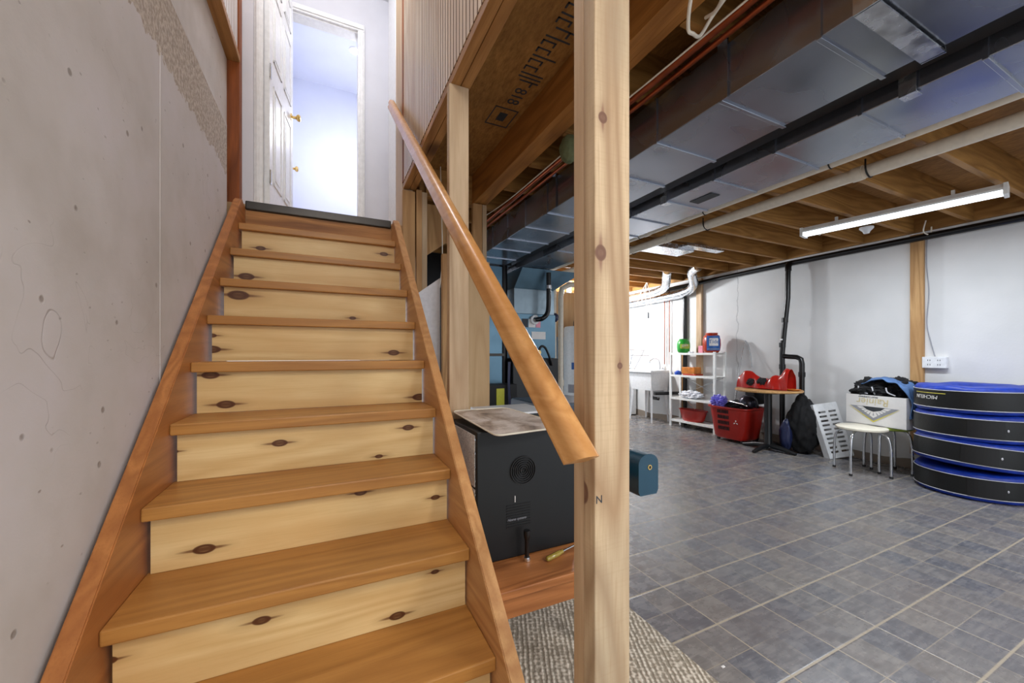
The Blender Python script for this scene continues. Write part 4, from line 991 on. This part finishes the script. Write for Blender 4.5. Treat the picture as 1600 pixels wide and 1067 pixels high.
# stools
def stool(c,seat,label,r,lo,name='stool'):
    t=thing('round_stool',label,'stool',c)
    obj('seat',lathe(BM(),[(0,.43),(r*.9,.43),(r,.44),(r,.455),(r*.95,.463),(0,.463)],(0,0,0),40),M[seat],t,world=False,smooth=True)
    for k in range(4):
        a=k*PI/2+.05; d_=Vector((math.cos(a),math.sin(a),0))
        lg=obj('leg',tube(BM(),[d_*(r*.45)+Vector((0,0,.425)),d_*(r*.75)+Vector((0,0,.418)),d_*(lo*.93)+Vector((0,0,.36)),d_*lo+Vector((0,0,.2)),d_*lo],.011,10,True),M['chrome'],t,world=False,smooth=True)
        obj('foot_cap',lathe(BM(),[(0,0),(.014,0),(.014,.02),(0,.02)],d_*lo,12),M['rubber'],lg,world=False)
    return t
stool((4.82,2.02,0),'cream','round cream stool with chrome legs under the left part of the fruit box',.20,.225)
stool((5.11,1.93,0),'lime','round lime green stool with chrome legs under the right end of the fruit box',.185,.185)
# fruit box
p0=Vector((5.0,2.225,.465)); p1=Vector((4.92,1.72,.465)); ux=(p1-p0).normalized(); n_=Vector((-ux.y,ux.x,0))
if n_.x<0: n_=-n_
W_=(p1-p0).length; D_=.31; H_=.30
Fm=Matrix(((ux.x,n_.x,0,p0.x),(ux.y,n_.y,0,p0.y),(0,0,1,p0.z),(0,0,0,1)))
t=thing('fruit_box','white cardboard fruit carton turned upside down, standing on the stools','box',p0); inv=Matrix.Translation(-p0)
bm=BM(); 
for q in ((0,W_,0,.006),(0,W_,D_-.006,D_),(0,.006,.006,D_-.006),(W_-.006,W_,.006,D_-.006)): box(bm,q[0],q[1],q[2],q[3],0,H_)
box(bm,0,W_,0,D_,0,.006); obj('carton',xf(bm,inv@Fm),M['carton'],t,world=False)
def on_face(bm,u,z,rot180=False,off=-.0015):
    # text plane: local x along box, y up
    R=frame((0,0,0),(1,0,0),(0,0,1))
    if rot180: R=R@Matrix.Rotation(PI,4,'Z')
    return xf(bm,inv@Fm@Matrix.Translation((u,off,z))@R)
obj('lettering',on_face(textbm('Rainier',.098,.0006,font_shear=.1),.24,.238,True),M['goldink'],t,world=False)
obj('lettering',on_face(textbm('FRUIT COMPANY',.022,.0006),.20,.284,True),M['darkink'],t,world=False)
def facepoly(pts,m,off=-.001,nm='emblem'):
    bm=BM(); prism(bm,pts,'y',off-.0004,off+.0004); obj(nm,xf(bm,inv@Fm),M[m],t,world=False)
facepoly([(.04,.185),(.455,.185),(.247,.045)],'greyink')
facepoly([(.10,.18),(.395,.18),(.247,.075)],'carton',-.0015)
for k in range(9):
    a=math.radians(200+k*17.5); cx_,cz_=.247,.185
    facepoly([(cx_+.07*math.cos(a),cz_+.05*math.sin(a)),(cx_+.125*math.cos(a-.05),cz_+.085*math.sin(a-.05)),(cx_+.125*math.cos(a+.05),cz_+.085*math.sin(a+.05))],'greyink',-.002)
facepoly([(.15,.186),(.345,.186),(.31,.155),(.247,.138),(.19,.155)],'darkink',-.0025)
for q in ([(.03,.183),(.045,.175),(.247,.045),(.247,.032)],[(.465,.183),(.45,.175),(.247,.045),(.247,.032)]): facepoly(q,'yellowink',-.003)
# clothes in the box
mid=p0+ux*(W_*.45)+n_*(D_*.5)
t=thing('black_jacket','heap of black clothing with grey straps piled in the fruit carton','clothing',(mid.x,mid.y,.60))
bm=BM(); blob(bm,mid+Vector((0,.05,.34)),(.14,.19,.12),.3,3,2,5); obj('heap',bm,M['blackcloth'],t,smooth=True)
bm=BM(); blob(bm,mid+Vector((.03,-.13,.36)),(.13,.14,.12),.3,3,8,5); obj('heap',bm,M['blackcloth'],t,smooth=True)
for k,(a,b) in enumerate(((.10,.18),(.22,.24),(.34,.41))):
    q=[p0+ux*a+n_*.02+Vector((0,0,H_+.085)),p0+ux*(a+.02)+n_*.01+Vector((0,0,H_+.04)),p0+ux*b+n_*.03+Vector((0,0,H_+.012))]
    obj('strap',tube(BM(),q,.006,8,True),M['piping'],t,smooth=True)
def fj(u,v):
    # drapes from the heap's top over the right corner and down the side
    path=smoothpath([mid+ux*-.10+Vector((-.03,0,.445)),mid+ux*.03+Vector((-.03,0,.485)),mid+ux*.15+Vector((-.04,0,.46)),p1+n_*.10-ux*.03+Vector((0,0,H_+.10)),p1+n_*.11+ux*.018+Vector((0,0,H_-.03)),p1+n_*.11+ux*.02+Vector((0,0,H_-.19))],6)
    k=u*(len(path)-1); i=min(int(k),len(path)-2); p=path[i].lerp(path[i+1],k-i)
    w=(.24-.08*u)
    q=p+n_*(w*(v-.5)); nz=noise.noise(Vector((u*7,v*3,2))); q.z+=.010*math.sin(v*14+u*4)*(1-.5*u)-.06*abs(v-.5)*(1-u)+.035*nz*(1-.6*u); q+=ux*(.010*math.sin(v*17+u*9)+.02*nz)
    return tuple(q)
mesh_thing('denim_jeans',sheet(BM(),fj,48,22,.006),M['denim'],'blue denim draped over the fruit carton and hanging down its right side','clothing',smooth=True)
# tire bags
TC=Vector((5.04,1.33,0)); TR=.352; TH=.222
def tire(z,tilt,tdir,label,logo=False,ph=0.0,dx=0,dy=0,tr=TR,band=(.036,.186)):
    t=thing('tire_bag',label,'tire bag',(TC.x+dx,TC.y+dy,z),0,'blue tire bags in a stack')
    R=Matrix.Rotation(math.radians(tilt),4,Vector((math.cos(tdir),math.sin(tdir),0)))
    Rm=Matrix.Translation((0,0,TH/2))@R@Matrix.Translation((0,0,-TH/2))
    h=TH; prof=[(0,.01),(tr*.55,.004),(tr*.86,.0),(tr*.96,.006),(tr*.992,.02),(tr,.04),(tr*1.003,h*.5),(tr,h-.035),(tr*.99,h-.018),(tr*.955,h-.004),(tr*.82,h),(tr*.55,h-.006),(tr*.42,h-.03),(0,h-.035)]
    bm=lathe(BM(),prof,(0,0,0),72)
    for v in bm.verts:
        r_=math.hypot(v.co.x,v.co.y)
        if r_>.05:
            a=math.atan2(v.co.y,v.co.x); nn=.006*noise.noise(Vector((a*4,v.co.z*9,z*5)))+.004*noise.noise(Vector((a*13,v.co.z*14,z)))
            v.co.x*=1+nn/r_; v.co.y*=1+nn/r_
            if v.co.z>h*.8: v.co.z+=.012*noise.noise(Vector((v.co.x*8,v.co.y*8,z)))
    obj('cover',xf(bm,Rm),M['blue'],t,world=False,smooth=True,ang=60)
    def rad(z_): return tr+.007
    bm=BM(); lathe(bm,[(tr-.012,band[0]),(tr+.008,band[0]),(tr+.010,(band[0]+band[1])/2),(tr+.008,band[1]),(tr-.012,band[1])],(0,0,0),72)
    sb=obj('side_band',xf(bm,Rm),M['bandblack'],t,world=False,smooth=True,ang=60)
    for q in band:
        bm=BM(); P=[((tr+.008)*math.cos(2*PI*k/72),(tr+.008)*math.sin(2*PI*k/72),q) for k in range(73)]; tube(bm,P,.0032,6,caps=False)
        obj('piping',xf(bm,Rm),M['piping'],t,world=False,smooth=True)
    a=ph; 
    bm=BM(); sheet(bm,lambda u,v:((tr+.013)*math.cos(a+.55*(u-.5)),(tr+.013)*math.sin(a+.55*(u-.5)),band[0]+.008+(band[1]-band[0]-.016)*v),10,1,.003)
    obj('velcro_patch',xf(bm,Rm),M['darkslot'],sb,world=False)
    bm=BM(); blob(bm,((tr+.013)*math.cos(a+.32),(tr+.013)*math.sin(a+.32),(band[0]+band[1])/2),(.006,.006,.011),0,1,0,2); obj('toggle',xf(bm,Rm),M['piping'],sb,world=False)
    if logo:
        bm=textbm('MICHELIN',.044,.0006,font_shear=.15)
        a0=math.radians(146)
        def wrap(bm):
            for v in bm.verts:
                x,y,zz=v.co; aa=a0-x/tr; r_=tr+.012+zz   # upside down: letters turned by half a turn
                v.co=Vector((r_*math.cos(aa),r_*math.sin(aa),h*.55-y))
            return bm
        for v in bm.verts: pass
        obj('lettering',xf(wrap(bm),Rm),M['carton'],sb,world=False)
        bm=BM(); sheet(bm,lambda u,v:((tr+.0125)*math.cos(a0-.30+.72*u),(tr+.0125)*math.sin(a0-.30+.72*u),h*.55+.033+.005*v),16,1,.001); obj('logo_line',xf(bm,Rm),M['yellowink'],sb,world=False)
    return t
tire(0,0,0,'lowest blue and black tire bag of the stack, resting on the floor',ph=math.radians(205))
tire(TH+.018,5.0,math.radians(64),'tilted blue and black tire bag, second from the bottom of the stack',ph=math.radians(200),dx=-.01)
tire(2*TH+.026,.6,math.radians(64),'third tire bag from the floor, just below the one with white lettering',ph=math.radians(205))
tire(3*TH+.030,-0.8,math.radians(64),'topmost tire bag of the stack with white lettering on its black band',logo=True,ph=math.radians(300))
# small white speck on the tiles
mesh_thing('paper_scrap',box(BM(),1.345,1.36,.985,.993,0,.002),M['carton'],'tiny white scrap lying on the tile grout','scrap')
# everything that stands free of the setting is in place
bpy.context.view_layer.update()
